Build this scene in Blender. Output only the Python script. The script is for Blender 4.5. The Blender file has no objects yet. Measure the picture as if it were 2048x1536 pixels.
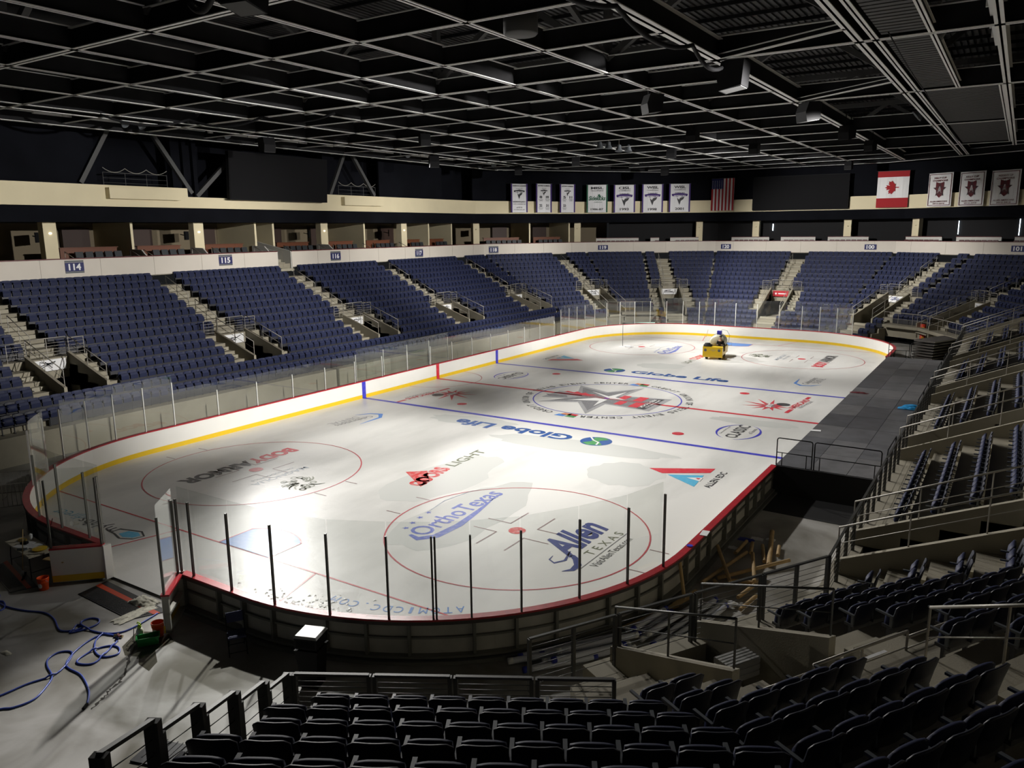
import bpy, bmesh, math, random
import numpy as np
from mathutils import Vector, Matrix
random.seed(7)
S = bpy.context.scene
COL = S.collection
PI = math.pi

# ------------------------------------------------------------------ camera
CP = (20.303, -41.974, 10.111)
F_PX = 1560.56
RM = np.array([[0.84086588, 0.54115915, -0.00955779], [0.09711662, -0.16822739, -0.98095255], [-0.53245933, 0.82392131, -0.19401222]])
cam = bpy.data.cameras.new('camera'); co = bpy.data.objects.new('camera', cam); COL.objects.link(co)
cam.sensor_fit = 'HORIZONTAL'; cam.sensor_width = 36.0; cam.lens = F_PX / 2048 * 36.0
cam.clip_start = 0.1; cam.clip_end = 400
rx, dn, fw = RM
co.matrix_world = Matrix(((rx[0], -dn[0], -fw[0], CP[0]), (rx[1], -dn[1], -fw[1], CP[1]), (rx[2], -dn[2], -fw[2], CP[2]), (0, 0, 0, 1)))
S.camera = co

# ------------------------------------------------------------------ colour management, world
S.view_settings.view_transform = 'Standard'
S.view_settings.look = 'None'
S.view_settings.exposure = 0.5
S.view_settings.gamma = 1.0
S.view_settings.use_curve_mapping = False
S.cycles.use_denoising = True
S.cycles.max_bounces = 6
S.cycles.diffuse_bounces = 4
S.cycles.glossy_bounces = 3
S.cycles.transmission_bounces = 4
S.cycles.transparent_max_bounces = 16
S.cycles.sample_clamp_indirect = 4.0
S.cycles.caustics_reflective = False
S.cycles.caustics_refractive = False
W = bpy.data.worlds.new('world'); S.world = W; W.use_nodes = True
W.node_tree.nodes['Background'].inputs[0].default_value = (0.9, 0.95, 1.0, 1)
W.node_tree.nodes['Background'].inputs[1].default_value = 0.008

# ------------------------------------------------------------------ the arena's flood lights (lamps on the catwalks and under the grid, some unseen and inferred)
def spot(p, tgt, power, ang, blend=0.35, col=(1, 0.97, 0.93), size=0.35):
    l = bpy.data.lights.new('flood_light_beam', 'SPOT'); l.energy = power; l.color = col
    l.spot_size = math.radians(ang); l.spot_blend = blend; l.shadow_soft_size = size
    o = bpy.data.objects.new('flood_light_beam', l); COL.objects.link(o)
    o.location = p
    o.rotation_euler = (Vector(tgt) - Vector(p)).to_track_quat('-Z', 'Y').to_euler()
    return o
LAMPS_L = [(-25.6, -13.0, 17.0), (-25.6, -5.6, 17.0), (-25.6, 13.1, 17.0), (-25.6, 27.0, 17.0)]
LAMPS_R = [(15.6, 14.2, 17.0), (17.6, -10.3, 17.2)]
# (position, aim, cone, watts)
FLOODS = [
    ((-4.4, -15.6, 16.2), (5.6, -33.6, 0), 22, 17000),  # unseen lamp, inferred; cone narrowed to shape the bright floor patch
    ((-25.2, -5.6, 15.6), (14, -20, 1), 50, 24000),
    ((-25.2, 13.1, 15.6), (19, -8, 2), 50, 24000),
    ((-7.2, -13.0, 15.8), (10, -21, 0), 84, 6500),
    ((-25.2, 27.0, 15.6), (8, 14, 0), 50, 30000),
    ((-7.2, -2.0, 15.8), (11, -6, 0), 84, 6000),
    ((-7.2, 14.0, 15.8), (10, 8, 0), 84, 5500),
    ((17.6, -10.3, 15.2), (-27, -12, 4), 48, 36000),
    ((14.6, 2.0, 15.2), (-27, 6, 4), 48, 23000),
    ((14.6, 14.2, 15.2), (-27, 22, 4), 48, 30000),
    ((14.6, 15.0, 15.2), (-19, 41, 4), 44, 26000),
    ((17.6, -9.8, 15.2), (-8, -20, 0), 64, 5500),
    ((-7.2, 17.0, 15.8), (6, 28, 0), 84, 10500),
    ((-7.0, 17.0, 15.4), (4, 46, 5), 54, 24000),
]
for p_, t_, a_, w_ in FLOODS:
    if w_: spot(p_, t_, w_, a_, 0.7, size=0.25)

# ------------------------------------------------------------------ tags
def tag(o, label=None, cat=None, group=None, kind=None):
    if label: o['label'] = label
    if cat: o['category'] = cat
    if group: o['group'] = group
    if kind: o['kind'] = kind
    return o
def empty(name, loc=(0, 0, 0), rz=0, label=None, cat=None, group=None):
    o = bpy.data.objects.new(name, None); COL.objects.link(o); o.empty_display_size = 0.2
    o.location = loc; o.rotation_euler = (0, 0, rz)
    return tag(o, label, cat, group)
KIDS = {}
def copy_tree(o, parent=None):
    c = o.copy(); COL.objects.link(c); c.parent = parent
    for ch in KIDS.get(o.name, []): copy_tree(ch, c)
    return c

# ------------------------------------------------------------------ materials
def mat(name, col, rough=0.6, metal=0.0, spec=0.5, noise=0.0, nscale=3.0, bump=0.0, bscale=40.0, emit=None, estr=0.0, coat=0.0, alpha=None):
    m = bpy.data.materials.new(name); m.use_nodes = True
    nt = m.node_tree; b = nt.nodes['Principled BSDF']
    b.inputs['Base Color'].default_value = (*col, 1); b.inputs['Roughness'].default_value = rough
    b.inputs['Metallic'].default_value = metal; b.inputs['Specular IOR Level'].default_value = spec
    b.inputs['Coat Weight'].default_value = coat
    if noise or bump:
        tc = nt.nodes.new('ShaderNodeTexCoord')
    if noise:
        n = nt.nodes.new('ShaderNodeTexNoise'); n.inputs['Scale'].default_value = nscale; n.inputs['Detail'].default_value = 5
        nt.links.new(tc.outputs['Object'], n.inputs['Vector'])
        r = nt.nodes.new('ShaderNodeMapRange'); r.inputs[1].default_value = 0.3; r.inputs[2].default_value = 0.7
        r.inputs[3].default_value = 1 - noise; r.inputs[4].default_value = 1 + noise
        nt.links.new(n.outputs[0], r.inputs[0])
        mx = nt.nodes.new('ShaderNodeVectorMath'); mx.operation = 'SCALE'
        mx.inputs[0].default_value = col; nt.links.new(r.outputs[0], mx.inputs['Scale'])
        nt.links.new(mx.outputs[0], b.inputs['Base Color'])
    if bump:
        n2 = nt.nodes.new('ShaderNodeTexNoise'); n2.inputs['Scale'].default_value = bscale; n2.inputs['Detail'].default_value = 4
        nt.links.new(tc.outputs['Object'], n2.inputs['Vector'])
        bp = nt.nodes.new('ShaderNodeBump'); bp.inputs['Strength'].default_value = bump; bp.inputs['Distance'].default_value = 0.02
        nt.links.new(n2.outputs[0], bp.inputs['Height']); nt.links.new(bp.outputs[0], b.inputs['Normal'])
    if emit:
        b.inputs['Emission Color'].default_value = (*emit, 1); b.inputs['Emission Strength'].default_value = estr
    return m
M = {}
def mk(name, *a, **k): M[name] = mat(name, *a, **k)
mk('concrete', (0.27, 0.245, 0.185), 0.85, noise=0.12, nscale=0.8, bump=0.2)
mk('concrete_pale', (0.33, 0.305, 0.235), 0.8, noise=0.08, nscale=1.2)
mk('seat_blue', (0.015, 0.020, 0.056), 0.6, spec=0.25)
mk('seat_shell', (0.008, 0.010, 0.022), 0.5, spec=0.35)
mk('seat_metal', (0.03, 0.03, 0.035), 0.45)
mk('arm', (0.10, 0.11, 0.12), 0.4)
mk('rail', (0.34, 0.32, 0.28), 0.45, metal=0.2)
mk('rail_dark', (0.07, 0.07, 0.065), 0.45, metal=0.4)
mk('black', (0.008, 0.008, 0.009), 0.7, spec=0.2)
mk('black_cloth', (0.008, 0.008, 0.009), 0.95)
mk('wall_dark', (0.005, 0.0055, 0.008), 0.95, spec=0.1, noise=0.25, nscale=0.5)
mk('fascia', (0.62, 0.57, 0.50), 0.7, noise=0.03, nscale=0.6)
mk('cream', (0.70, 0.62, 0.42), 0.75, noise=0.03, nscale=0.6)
mk('cream_dim', (0.15, 0.12, 0.075), 0.8)  # cream with the suites' shade put into its colour; also the panel joints
mk('suite_white', (0.55, 0.54, 0.50), 0.7)
mk('beam_dark', (0.016, 0.016, 0.017), 0.9, spec=0.15, noise=0.2, nscale=1)
mk('flange', (0.80, 0.80, 0.78), 0.6)
mk('steel_mid', (0.07, 0.07, 0.07), 0.7)
mk('duct', (0.30, 0.30, 0.30), 0.35, metal=0.8)
mk('cabinet', (0.03, 0.013, 0.008), 0.6)
mk('wood_red', (0.13, 0.04, 0.015), 0.5)
mk('burgundy', (0.10, 0.012, 0.012), 0.5)
mk('board_white', (0.78, 0.77, 0.73), 0.35, noise=0.02, nscale=1.0)
mk('board_back', (0.42, 0.41, 0.37), 0.5, noise=0.12, nscale=2.0)
mk('yellow', (0.75, 0.50, 0.015), 0.4)
mk('red', (0.42, 0.015, 0.025), 0.35, noise=0.15, nscale=5)
mk('frame', (0.20, 0.20, 0.18), 0.45, metal=0.5)
mk('alu', (0.62, 0.62, 0.60), 0.35, metal=0.5)
mk('post_white', (0.75, 0.74, 0.70), 0.35)
mk('post_dark', (0.05, 0.045, 0.04), 0.4)
mk('white', (0.75, 0.75, 0.75), 0.6)
mk('banner', (0.78, 0.78, 0.80), 0.8)
mk('navy', (0.012, 0.016, 0.10), 0.6)
mk('ink', (0.02, 0.02, 0.025), 0.6)
mk('purple', (0.05, 0.02, 0.16), 0.7)
mk('green_b', (0.01, 0.10, 0.05), 0.7)
mk('flag_red', (0.35, 0.01, 0.015), 0.8)
mk('flag_blue', (0.01, 0.015, 0.10), 0.8)
mk('maroon', (0.10, 0.006, 0.012), 0.7)
mk('orange', (0.80, 0.09, 0.01), 0.35)
mk('green', (0.02, 0.22, 0.05), 0.35)
mk('lime', (0.35, 0.55, 0.03), 0.4)
mk('jug', (0.55, 0.58, 0.45), 0.35)
mk('hose', (0.05, 0.09, 0.42), 0.35)
mk('brass', (0.5, 0.4, 0.2), 0.3, metal=1)
mk('cloth', (0.62, 0.60, 0.50), 0.9, noise=0.2, nscale=12)
mk('table_top', (0.50, 0.46, 0.36), 0.5)
mk('wood', (0.55, 0.38, 0.17), 0.6)
mk('cardboard', (0.45, 0.31, 0.15), 0.8, noise=0.15, nscale=6)
mk('tube_white', (0.62, 0.64, 0.72), 0.3)
mk('tube_blue', (0.02, 0.03, 0.30), 0.5)
mk('cart_yellow', (0.85, 0.55, 0.02), 0.3)
mk('tire', (0.012, 0.012, 0.012), 0.8)
mk('tank', (0.55, 0.53, 0.40), 0.4)
mk('skin', (0.45, 0.27, 0.19), 0.6)
mk('hair', (0.03, 0.02, 0.015), 0.7)
mk('shirt', (0.01, 0.01, 0.012), 0.8)
mk('cyan', (0.02, 0.25, 0.55), 0.5)
mk('mat_black', (0.02, 0.02, 0.022), 0.45)
mk('mat_red', (0.55, 0.06, 0.02), 0.5)
mk('suite_seat', (0.022, 0.026, 0.03), 0.5)
mk('suite_seat_grey', (0.16, 0.18, 0.20), 0.5)
mk('club_seat', (0.07, 0.02, 0.02), 0.5)
mk('screen', (0.010, 0.010, 0.011), 0.9, spec=0.1)
mk('lamp_on', (1, 1, 1), 0.5, emit=(1, 0.98, 0.93), estr=14)
mk('lamp_slit', (1, 1, 1), 0.5, emit=(0.75, 0.88, 1), estr=3)
mk('glow_warm', (1, 1, 1), 0.5, emit=(1, 0.85, 0.6), estr=2.0)
mk('door_glow', (1, 1, 1), 0.5, emit=(0.6, 0.85, 0.7), estr=0.8)

def ice_mat():
    m = mat('ice', (0.8, 0.8, 0.78), 0.22, spec=0.18)
    nt = m.node_tree; b = nt.nodes['Principled BSDF']; L = nt.links.new
    tc = nt.nodes.new('ShaderNodeTexCoord')
    mp = nt.nodes.new('ShaderNodeMapping'); mp.inputs['Rotation'].default_value = (0, 0, 0.25); mp.inputs['Scale'].default_value = (1.0, 0.35, 1)
    L(tc.outputs['Object'], mp.inputs['Vector'])
    n = nt.nodes.new('ShaderNodeTexNoise'); n.inputs['Scale'].default_value = 0.22; n.inputs['Detail'].default_value = 6; n.inputs['Roughness'].default_value = 0.55
    L(mp.outputs[0], n.inputs['Vector'])
    r = nt.nodes.new('ShaderNodeValToRGB')
    e = r.color_ramp.elements; e[0].position = 0.36; e[0].color = (0.60, 0.60, 0.57, 1); e[1].position = 0.52; e[1].color = (0.76, 0.755, 0.72, 1)
    L(n.outputs[0], r.inputs[0]); L(r.outputs[0], b.inputs['Base Color'])
    n2 = nt.nodes.new('ShaderNodeTexNoise'); n2.inputs['Scale'].default_value = 1.6; n2.inputs['Detail'].default_value = 8; n2.inputs['Roughness'].default_value = 0.7
    L(tc.outputs['Object'], n2.inputs['Vector'])
    bp = nt.nodes.new('ShaderNodeBump'); bp.inputs['Strength'].default_value = 0.35; bp.inputs['Distance'].default_value = 0.03
    L(n2.outputs[0], bp.inputs['Height']); L(bp.outputs[0], b.inputs['Normal'])
    rr = nt.nodes.new('ShaderNodeMapRange'); rr.inputs[3].default_value = 0.22; rr.inputs[4].default_value = 0.45
    L(n.outputs[0], rr.inputs[0]); L(rr.outputs[0], b.inputs['Roughness'])
    return m
M['ice'] = ice_mat()
def paint(name, col, fade=0.0):
    m = mat(name, col, 0.35, spec=0.18)
    if fade:      # worn paint: the white under-ice shows through in scratches
        nt = m.node_tree; b = nt.nodes['Principled BSDF']; L = nt.links.new
        tc = nt.nodes.new('ShaderNodeTexCoord'); n = nt.nodes.new('ShaderNodeTexNoise'); n.inputs['Scale'].default_value = 6; n.inputs['Detail'].default_value = 8
        L(tc.outputs['Object'], n.inputs['Vector'])
        mr = nt.nodes.new('ShaderNodeMapRange'); mr.inputs[1].default_value = 0.45; mr.inputs[2].default_value = 0.7; mr.inputs[4].default_value = fade
        L(n.outputs[0], mr.inputs[0])
        mx = nt.nodes.new('ShaderNodeMix'); mx.data_type = 'RGBA'; mx.inputs[6].default_value = (*col, 1); mx.inputs[7].default_value = (0.72, 0.72, 0.69, 1)
        L(mr.outputs[0], mx.inputs[0]); L(mx.outputs[2], b.inputs['Base Color'])
    M[name] = m
paint('i_red', (0.62, 0.03, 0.05), 0.12); paint('i_line', (0.50, 0.06, 0.08), 0.1); paint('i_blue', (0.05, 0.05, 0.50), 0.08)
paint('i_crease', (0.10, 0.28, 0.72), 0.1); paint('i_black', (0.05, 0.05, 0.055), 0.08); paint('i_grey', (0.20, 0.20, 0.21), 0.15); paint('i_lgrey', (0.36, 0.36, 0.37), 0.2)
paint('i_navy', (0.03, 0.05, 0.22), 0.05); paint('i_globe', (0.02, 0.09, 0.32), 0.04); paint('i_green', (0.06, 0.30, 0.09), 0.1)
paint('i_olive', (0.13, 0.15, 0.08), 0.1); paint('i_cyan', (0.10, 0.45, 0.68), 0.1); paint('i_thin', (0.30, 0.20, 0.20), 0.15); paint('i_white', (0.80, 0.80, 0.78)); paint('i_orange', (0.70, 0.22, 0.08), 0.15)
paint('i_ltred', (0.62, 0.05, 0.05), 0.45); paint('i_fade', (0.30, 0.36, 0.42), 0.3); paint('i_ortho', (0.13, 0.17, 0.50), 0.2)
paint('i_patch', (0.60, 0.61, 0.58)); paint('i_shave', (0.9, 0.9, 0.9))

def floor_mat():
    m = mat('floor_concrete', (0.17, 0.16, 0.14), 0.5)
    nt = m.node_tree; b = nt.nodes['Principled BSDF']; L = nt.links.new
    tc = nt.nodes.new('ShaderNodeTexCoord')
    n = nt.nodes.new('ShaderNodeTexNoise'); n.inputs['Scale'].default_value = 0.45; n.inputs['Detail'].default_value = 8; n.inputs['Distortion'].default_value = 0.6
    L(tc.outputs['Object'], n.inputs['Vector'])
    r = nt.nodes.new('ShaderNodeValToRGB'); e = r.color_ramp.elements
    e[0].position = 0.38; e[0].color = (0.19, 0.18, 0.15, 1); e[1].position = 0.6; e[1].color = (0.42, 0.41, 0.39, 1)
    L(n.outputs[0], r.inputs[0]); L(r.outputs[0], b.inputs['Base Color'])
    mr = nt.nodes.new('ShaderNodeMapRange'); mr.inputs[1].default_value = 0.35; mr.inputs[2].default_value = 0.6; mr.inputs[3].default_value = 0.28; mr.inputs[4].default_value = 0.7
    L(n.outputs[0], mr.inputs[0]); L(mr.outputs[0], b.inputs['Roughness'])
    return m
M['floor'] = floor_mat()
def glass_mat():
    m = bpy.data.materials.new('glass'); m.use_nodes = True; nt = m.node_tree; L = nt.links.new
    nt.nodes.remove(nt.nodes['Principled BSDF']); out = nt.nodes['Material Output']
    tr = nt.nodes.new('ShaderNodeBsdfTransparent'); tr.inputs[0].default_value = (0.97, 0.98, 0.975, 1)
    gl = nt.nodes.new('ShaderNodeBsdfGlossy'); gl.inputs['Roughness'].default_value = 0.02; gl.inputs[0].default_value = (1, 1, 1, 1)
    fr = nt.nodes.new('ShaderNodeFresnel'); geo = nt.nodes.new('ShaderNodeNewGeometry')
    mr = nt.nodes.new('ShaderNodeMapRange'); mr.inputs[3].default_value = 1.5; mr.inputs[4].default_value = 1 / 1.5
    L(geo.outputs['Backfacing'], mr.inputs[0]); L(mr.outputs[0], fr.inputs[0])
    df = nt.nodes.new('ShaderNodeBsdfDiffuse'); df.inputs[0].default_value = (0.5, 0.5, 0.48, 1)
    m1 = nt.nodes.new('ShaderNodeMixShader'); m1.inputs[0].default_value = 0.015
    m2 = nt.nodes.new('ShaderNodeMixShader')
    L(tr.outputs[0], m1.inputs[1]); L(df.outputs[0], m1.inputs[2])
    L(fr.outputs[0], m2.inputs[0]); L(m1.outputs[0], m2.inputs[1]); L(gl.outputs[0], m2.inputs[2]); L(m2.outputs[0], out.inputs[0])
    return m
M['glass'] = glass_mat()

# ------------------------------------------------------------------ mesh builder
class MB:
    def __init__(s): s.v = []; s.f = []; s.m = []; s.mi = 0
    def add(s, vs, fs):
        o = len(s.v); s.v += [tuple(map(float, p)) for p in vs]; s.f += [tuple(o + i for i in f) for f in fs]; s.m += [s.mi] * len(fs); return s
    def box(s, c, d, rz=0, M4=None):
        x, y, z = d[0] / 2, d[1] / 2, d[2] / 2
        P = [(-x, -y, -z), (x, -y, -z), (x, y, -z), (-x, y, -z), (-x, -y, z), (x, -y, z), (x, y, z), (-x, y, z)]
        if M4 is not None: P = [tuple(M4 @ Vector(p)) for p in P]
        cs, sn = math.cos(rz), math.sin(rz)
        P = [(c[0] + p[0] * cs - p[1] * sn, c[1] + p[0] * sn + p[1] * cs, c[2] + p[2]) for p in P]
        return s.add(P, [(0, 3, 2, 1), (4, 5, 6, 7), (0, 1, 5, 4), (1, 2, 6, 5), (2, 3, 7, 6), (3, 0, 4, 7)])
    def bb(s, a, b):     # box between two corners
        return s.box([(a[i] + b[i]) / 2 for i in range(3)], [abs(b[i] - a[i]) for i in range(3)])
    def bar(s, a, b, w, h, up=(0, 0, 1)):   # beam with a rectangular section from a to b
        a, b = Vector(a), Vector(b); d = (b - a).normalized(); u = Vector(up)
        if abs(d.dot(u)) > 0.99: u = Vector((1, 0, 0))
        r = d.cross(u).normalized(); u = r.cross(d)
        P = []
        for q in (a, b):
            for i, j in ((-1, -1), (1, -1), (1, 1), (-1, 1)): P.append(q + r * (i * w / 2) + u * (j * h / 2))
        return s.add(P, [(0, 1, 2, 3), (4, 7, 6, 5), (0, 4, 5, 1), (1, 5, 6, 2), (2, 6, 7, 3), (3, 7, 4, 0)])
    def tube(s, pts, r, n=8, close=False, caps=True):
        pts = [Vector(p) for p in pts]; N = len(pts); rings = []
        rr = r if isinstance(r, (list, tuple)) else [r] * N
        pu = None
        for i, p in enumerate(pts):
            a = pts[i - 1] if (i > 0 or close) else p; b = pts[(i + 1) % N] if (i < N - 1 or close) else p
            d = (b - a).normalized()
            if pu is None:
                u = Vector((0, 0, 1)) if abs(d.z) < 0.95 else Vector((1, 0, 0))
            else: u = pu
            r1 = d.cross(u)
            if r1.length < 1e-4: r1 = d.orthogonal()
            r1.normalize(); u = r1.cross(d); pu = u
            rings.append([p + r1 * (math.cos(t) * rr[i]) + u * (math.sin(t) * rr[i]) for t in (2 * PI * k / n for k in range(n))])
        vs = [q for R in rings for q in R]; fs = []
        for i in range(N if close else N - 1):
            j = (i + 1) % N
            for k in range(n): fs.append((i * n + k, i * n + (k + 1) % n, j * n + (k + 1) % n, j * n + k))
        if caps and not close: fs += [tuple(range(n))[::-1], tuple((N - 1) * n + k for k in range(n))]
        return s.add(vs, fs)
    def lathe(s, c, prof, n=20, M4=None):   # prof: (radius, z)
        vs = []; fs = []
        for r, z in prof:
            for k in range(n):
                p = Vector((r * math.cos(2 * PI * k / n), r * math.sin(2 * PI * k / n), z))
                if M4 is not None: p = M4 @ p
                vs.append((c[0] + p[0], c[1] + p[1], c[2] + p[2]))
        for i in range(len(prof) - 1):
            for k in range(n): fs.append((i * n + k, i * n + (k + 1) % n, (i + 1) * n + (k + 1) % n, (i + 1) * n + k))
        if prof[0][0] > 1e-4: fs.append(tuple(range(n))[::-1])
        if prof[-1][0] > 1e-4: fs.append(tuple((len(prof) - 1) * n + k for k in range(n)))
        return s.add(vs, fs)
    def prism(s, poly, z0, z1):      # vertical prism over an x,y polygon (ccw)
        n = len(poly); vs = [(p[0], p[1], z0) for p in poly] + [(p[0], p[1], z1) for p in poly]
        fs = [tuple(range(n))[::-1], tuple(range(n, 2 * n))] + [(i, (i + 1) % n, n + (i + 1) % n, n + i) for i in range(n)]
        return s.add(vs, fs)
    def extr(s, prof, a, b):         # profile given as function of end point frames: prof list of (outward, z); a,b: (point xy, outward dir)
        n = len(prof); vs = []
        for p, o in (a, b): vs += [(p[0] + o[0] * q[0], p[1] + o[1] * q[0], q[1]) for q in prof]
        fs = [tuple(range(n))[::-1], tuple(range(n, 2 * n))] + [(i, (i + 1) % n, n + (i + 1) % n, n + i) for i in range(n)]
        return s.add(vs, fs)
    def build(s, name, m, parent=None, smooth=False, **k):
        me = bpy.data.meshes.new(name); me.from_pydata(s.v, [], s.f)
        ms = m if isinstance(m, (list, tuple)) else [m]
        for q in ms: me.materials.append(M[q])
        if len(ms) > 1: me.polygons.foreach_set('material_index', s.m)
        bm = bmesh.new(); bm.from_mesh(me); bmesh.ops.recalc_face_normals(bm, faces=bm.faces); bm.to_mesh(me); bm.free()
        if smooth: me.polygons.foreach_set('use_smooth', [True] * len(me.polygons))
        me.update()
        o = bpy.data.objects.new(name, me); COL.objects.link(o)
        if parent is not None: o.parent = parent; KIDS.setdefault(parent.name, []).append(o)
        return tag(o, **k) if k else o
def struct(mb, name, m, **k):
    o = mb.build(name, m, **k); o['kind'] = 'structure'; return o

# 2-D lettering from Blender's own font, as vertices and faces
_TC = {}
def text2d(body, bold=0.0, shear=0.0, space=1.0):
    key = (body, bold, shear, space)
    if key in _TC: return _TC[key]
    cu = bpy.data.curves.new('t', 'FONT'); cu.body = body; cu.size = 1.0; cu.resolution_u = 3; cu.offset = bold; cu.shear = shear; cu.space_character = space
    ob = bpy.data.objects.new('t', cu); COL.objects.link(ob)
    dg = bpy.context.evaluated_depsgraph_get(); me = bpy.data.meshes.new_from_object(ob.evaluated_get(dg))
    v = [(p.co.x, p.co.y) for p in me.vertices]; f = [tuple(p.vertices) for p in me.polygons]
    bpy.data.objects.remove(ob); bpy.data.curves.remove(cu); bpy.data.meshes.remove(me)
    if v:
        x0 = min(p[0] for p in v); x1 = max(p[0] for p in v); y0 = min(p[1] for p in v); y1 = max(p[1] for p in v)
        v = [((p[0] - x0) / (x1 - x0), (p[1] - y0) / (y1 - y0)) for p in v]
        r = (v, f, x1 - x0, y1 - y0)
    else: r = ([], [], 1, 1)
    _TC[key] = r
    return r
def put_text(mb, body, o, ux, uy, w, h, **k):   # unit-box letters mapped to origin o, axes ux,uy
    v, f, _, _ = text2d(body, **k); o, ux, uy = Vector(o), Vector(ux), Vector(uy)
    mb.add([o + ux * (p[0] * w) + uy * (p[1] * h) for p in v], f)
def put_poly(mb, pts, o, ux, uy):
    o, ux, uy = Vector(o), Vector(ux), Vector(uy)
    # ear-clip through bmesh tessellation
    from mathutils.geometry import tessellate_polygon
    tri = tessellate_polygon([[Vector((p[0], p[1], 0)) for p in pts]])
    mb.add([o + ux * p[0] + uy * p[1] for p in pts], tri)
def stroke2(pts, w):      # polygonal stroke, returns quads (verts, faces) in 2-D
    n = len(pts); L = []; R = []
    ws = w if isinstance(w, (list, tuple)) else [w] * n
    for i in range(n):
        a = pts[max(0, i - 1)]; b = pts[min(n - 1, i + 1)]; dx, dy = b[0] - a[0], b[1] - a[1]; l = math.hypot(dx, dy) or 1
        nx, ny = -dy / l * ws[i] / 2, dx / l * ws[i] / 2
        L.append((pts[i][0] + nx, pts[i][1] + ny)); R.append((pts[i][0] - nx, pts[i][1] - ny))
    return L + R, [(i, n + i, n + i + 1, i + 1) for i in range(n - 1)]
# ================================================================== the seating bowl: facets every 30 degrees round the rink
CX, CY = 0.0, 0.8
D0 = {0: 18.3, 30: 28.4, 60: 34.65, 90: 36.2}
TR, RI = 0.87, 0.415
def d0(th):
    a = abs(th) % 180; return D0[min(a, 180 - a)]
def nv(th): return (math.cos(math.radians(th)), math.sin(math.radians(th)))
def pt(th, o, t):
    n = nv(th); d = d0(th) + o
    return (CX + n[0] * d - n[1] * t, CY + n[1] * d + n[0] * t)
def tv(th, side, o):         # tangent coordinate of the mitre with the next facet
    d1, d2 = d0(th) + o, d0(th + 30 * side) + o
    return side * (d2 - d1 * math.cos(PI / 6)) / 0.5
def tread(j): return 1.67 + RI * j
FACETS = [-60, -30, 0, 30, 60, 90, 120, 150, 180]
T_LIM = {(-60, -1): -12.3, (180, 1): 36.0}       # where the bowl stops: the cut by the near tunnel, and out of the frame at left
AISLES = {-60: [], -30: [-17.6], 0: [-22.1, -10.7, 0.4, 11.6, 23.4], 30: [19.3], 60: [9.3], 90: [0.0], 120: [-9.0], 150: [-19.2], 180: [22.1, 10.7, -0.4, -11.6, -23.4]}
SEC = {-60: ['105', '104'], -30: ['104', '103'], 0: ['104', '103', '102', '102', '101', '101'], 30: ['101', '101'], 60: ['101', '100'], 90: ['100', '120'], 120: ['120', '119'], 150: ['119', '118'], 180: []}
PORTAL = {60: (7.5 - 6.0, 6.6), 120: (-6.6, -1.5), 30: (12.0, 24.0)}   # front rows left out over the corner tunnels
def jmin(th, t):
    if th == -60: return 4
    if th == -30: return 0
    if th == 0: return 0
    if th == 30: return 0
    if th == 60: return 0 if t < 7.0 else -4
    if th == 90: return -4
    if th == 120: return 0 if t > -7.0 else -4
    if th == 150: return -1
    return -1
def limits(th, o):
    a = T_LIM.get((th, -1)); b = T_LIM.get((th, 1))
    if th == -60:
        a = -7.45       # the cut runs square to the rows
    if a is None: a = tv(th, -1, o)
    if b is None: b = tv(th, 1, o)
    return a, b
HV = 1.0      # half width of a vomitory opening
HS = 1.95     # half width of opening plus the stair on each side
HA = 0.62     # half width of an upper aisle
def intervals(th, j, o, vom_open):
    a, b = limits(th, o); cuts = []
    for c in AISLES[th]:
        if th == 180 and j <= 0: continue
        if j < 5 and j >= 0: cuts.append((c - HV, c + HV)) if vom_open else cuts.append((c - HS, c + HS))
        elif not vom_open: cuts.append((c - (HA if j >= 5 else 0.8), c + (HA if j >= 5 else 0.8)))
    seg = [(a, b)]
    for c0, c1 in cuts:
        ns = []
        for s0, s1 in seg:
            if c1 <= s0 or c0 >= s1: ns.append((s0, s1)); continue
            if c0 > s0: ns.append((s0, c0))
            if c1 < s1: ns.append((c1, s1))
        seg = ns
    return seg
def slab(mb, th, o0, o1, z0, z1, t0, t1, m0=None, m1=None):   # plan quad; m0/m1: mitred ends
    lim0, lim1 = limits(th, o0), limits(th, o1)
    a0 = lim0[0] if m0 else t0; a1 = lim1[0] if m0 else t0
    b0 = lim0[1] if m1 else t1; b1 = lim1[1] if m1 else t1
    P = [pt(th, o0, a0), pt(th, o0, b0), pt(th, o1, b1), pt(th, o1, a1)]
    mb.prism(P, z0, z1)
JMAX = {-60: 13, -30: 13, 180: 12}
ter = MB(); steps = MB()
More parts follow.
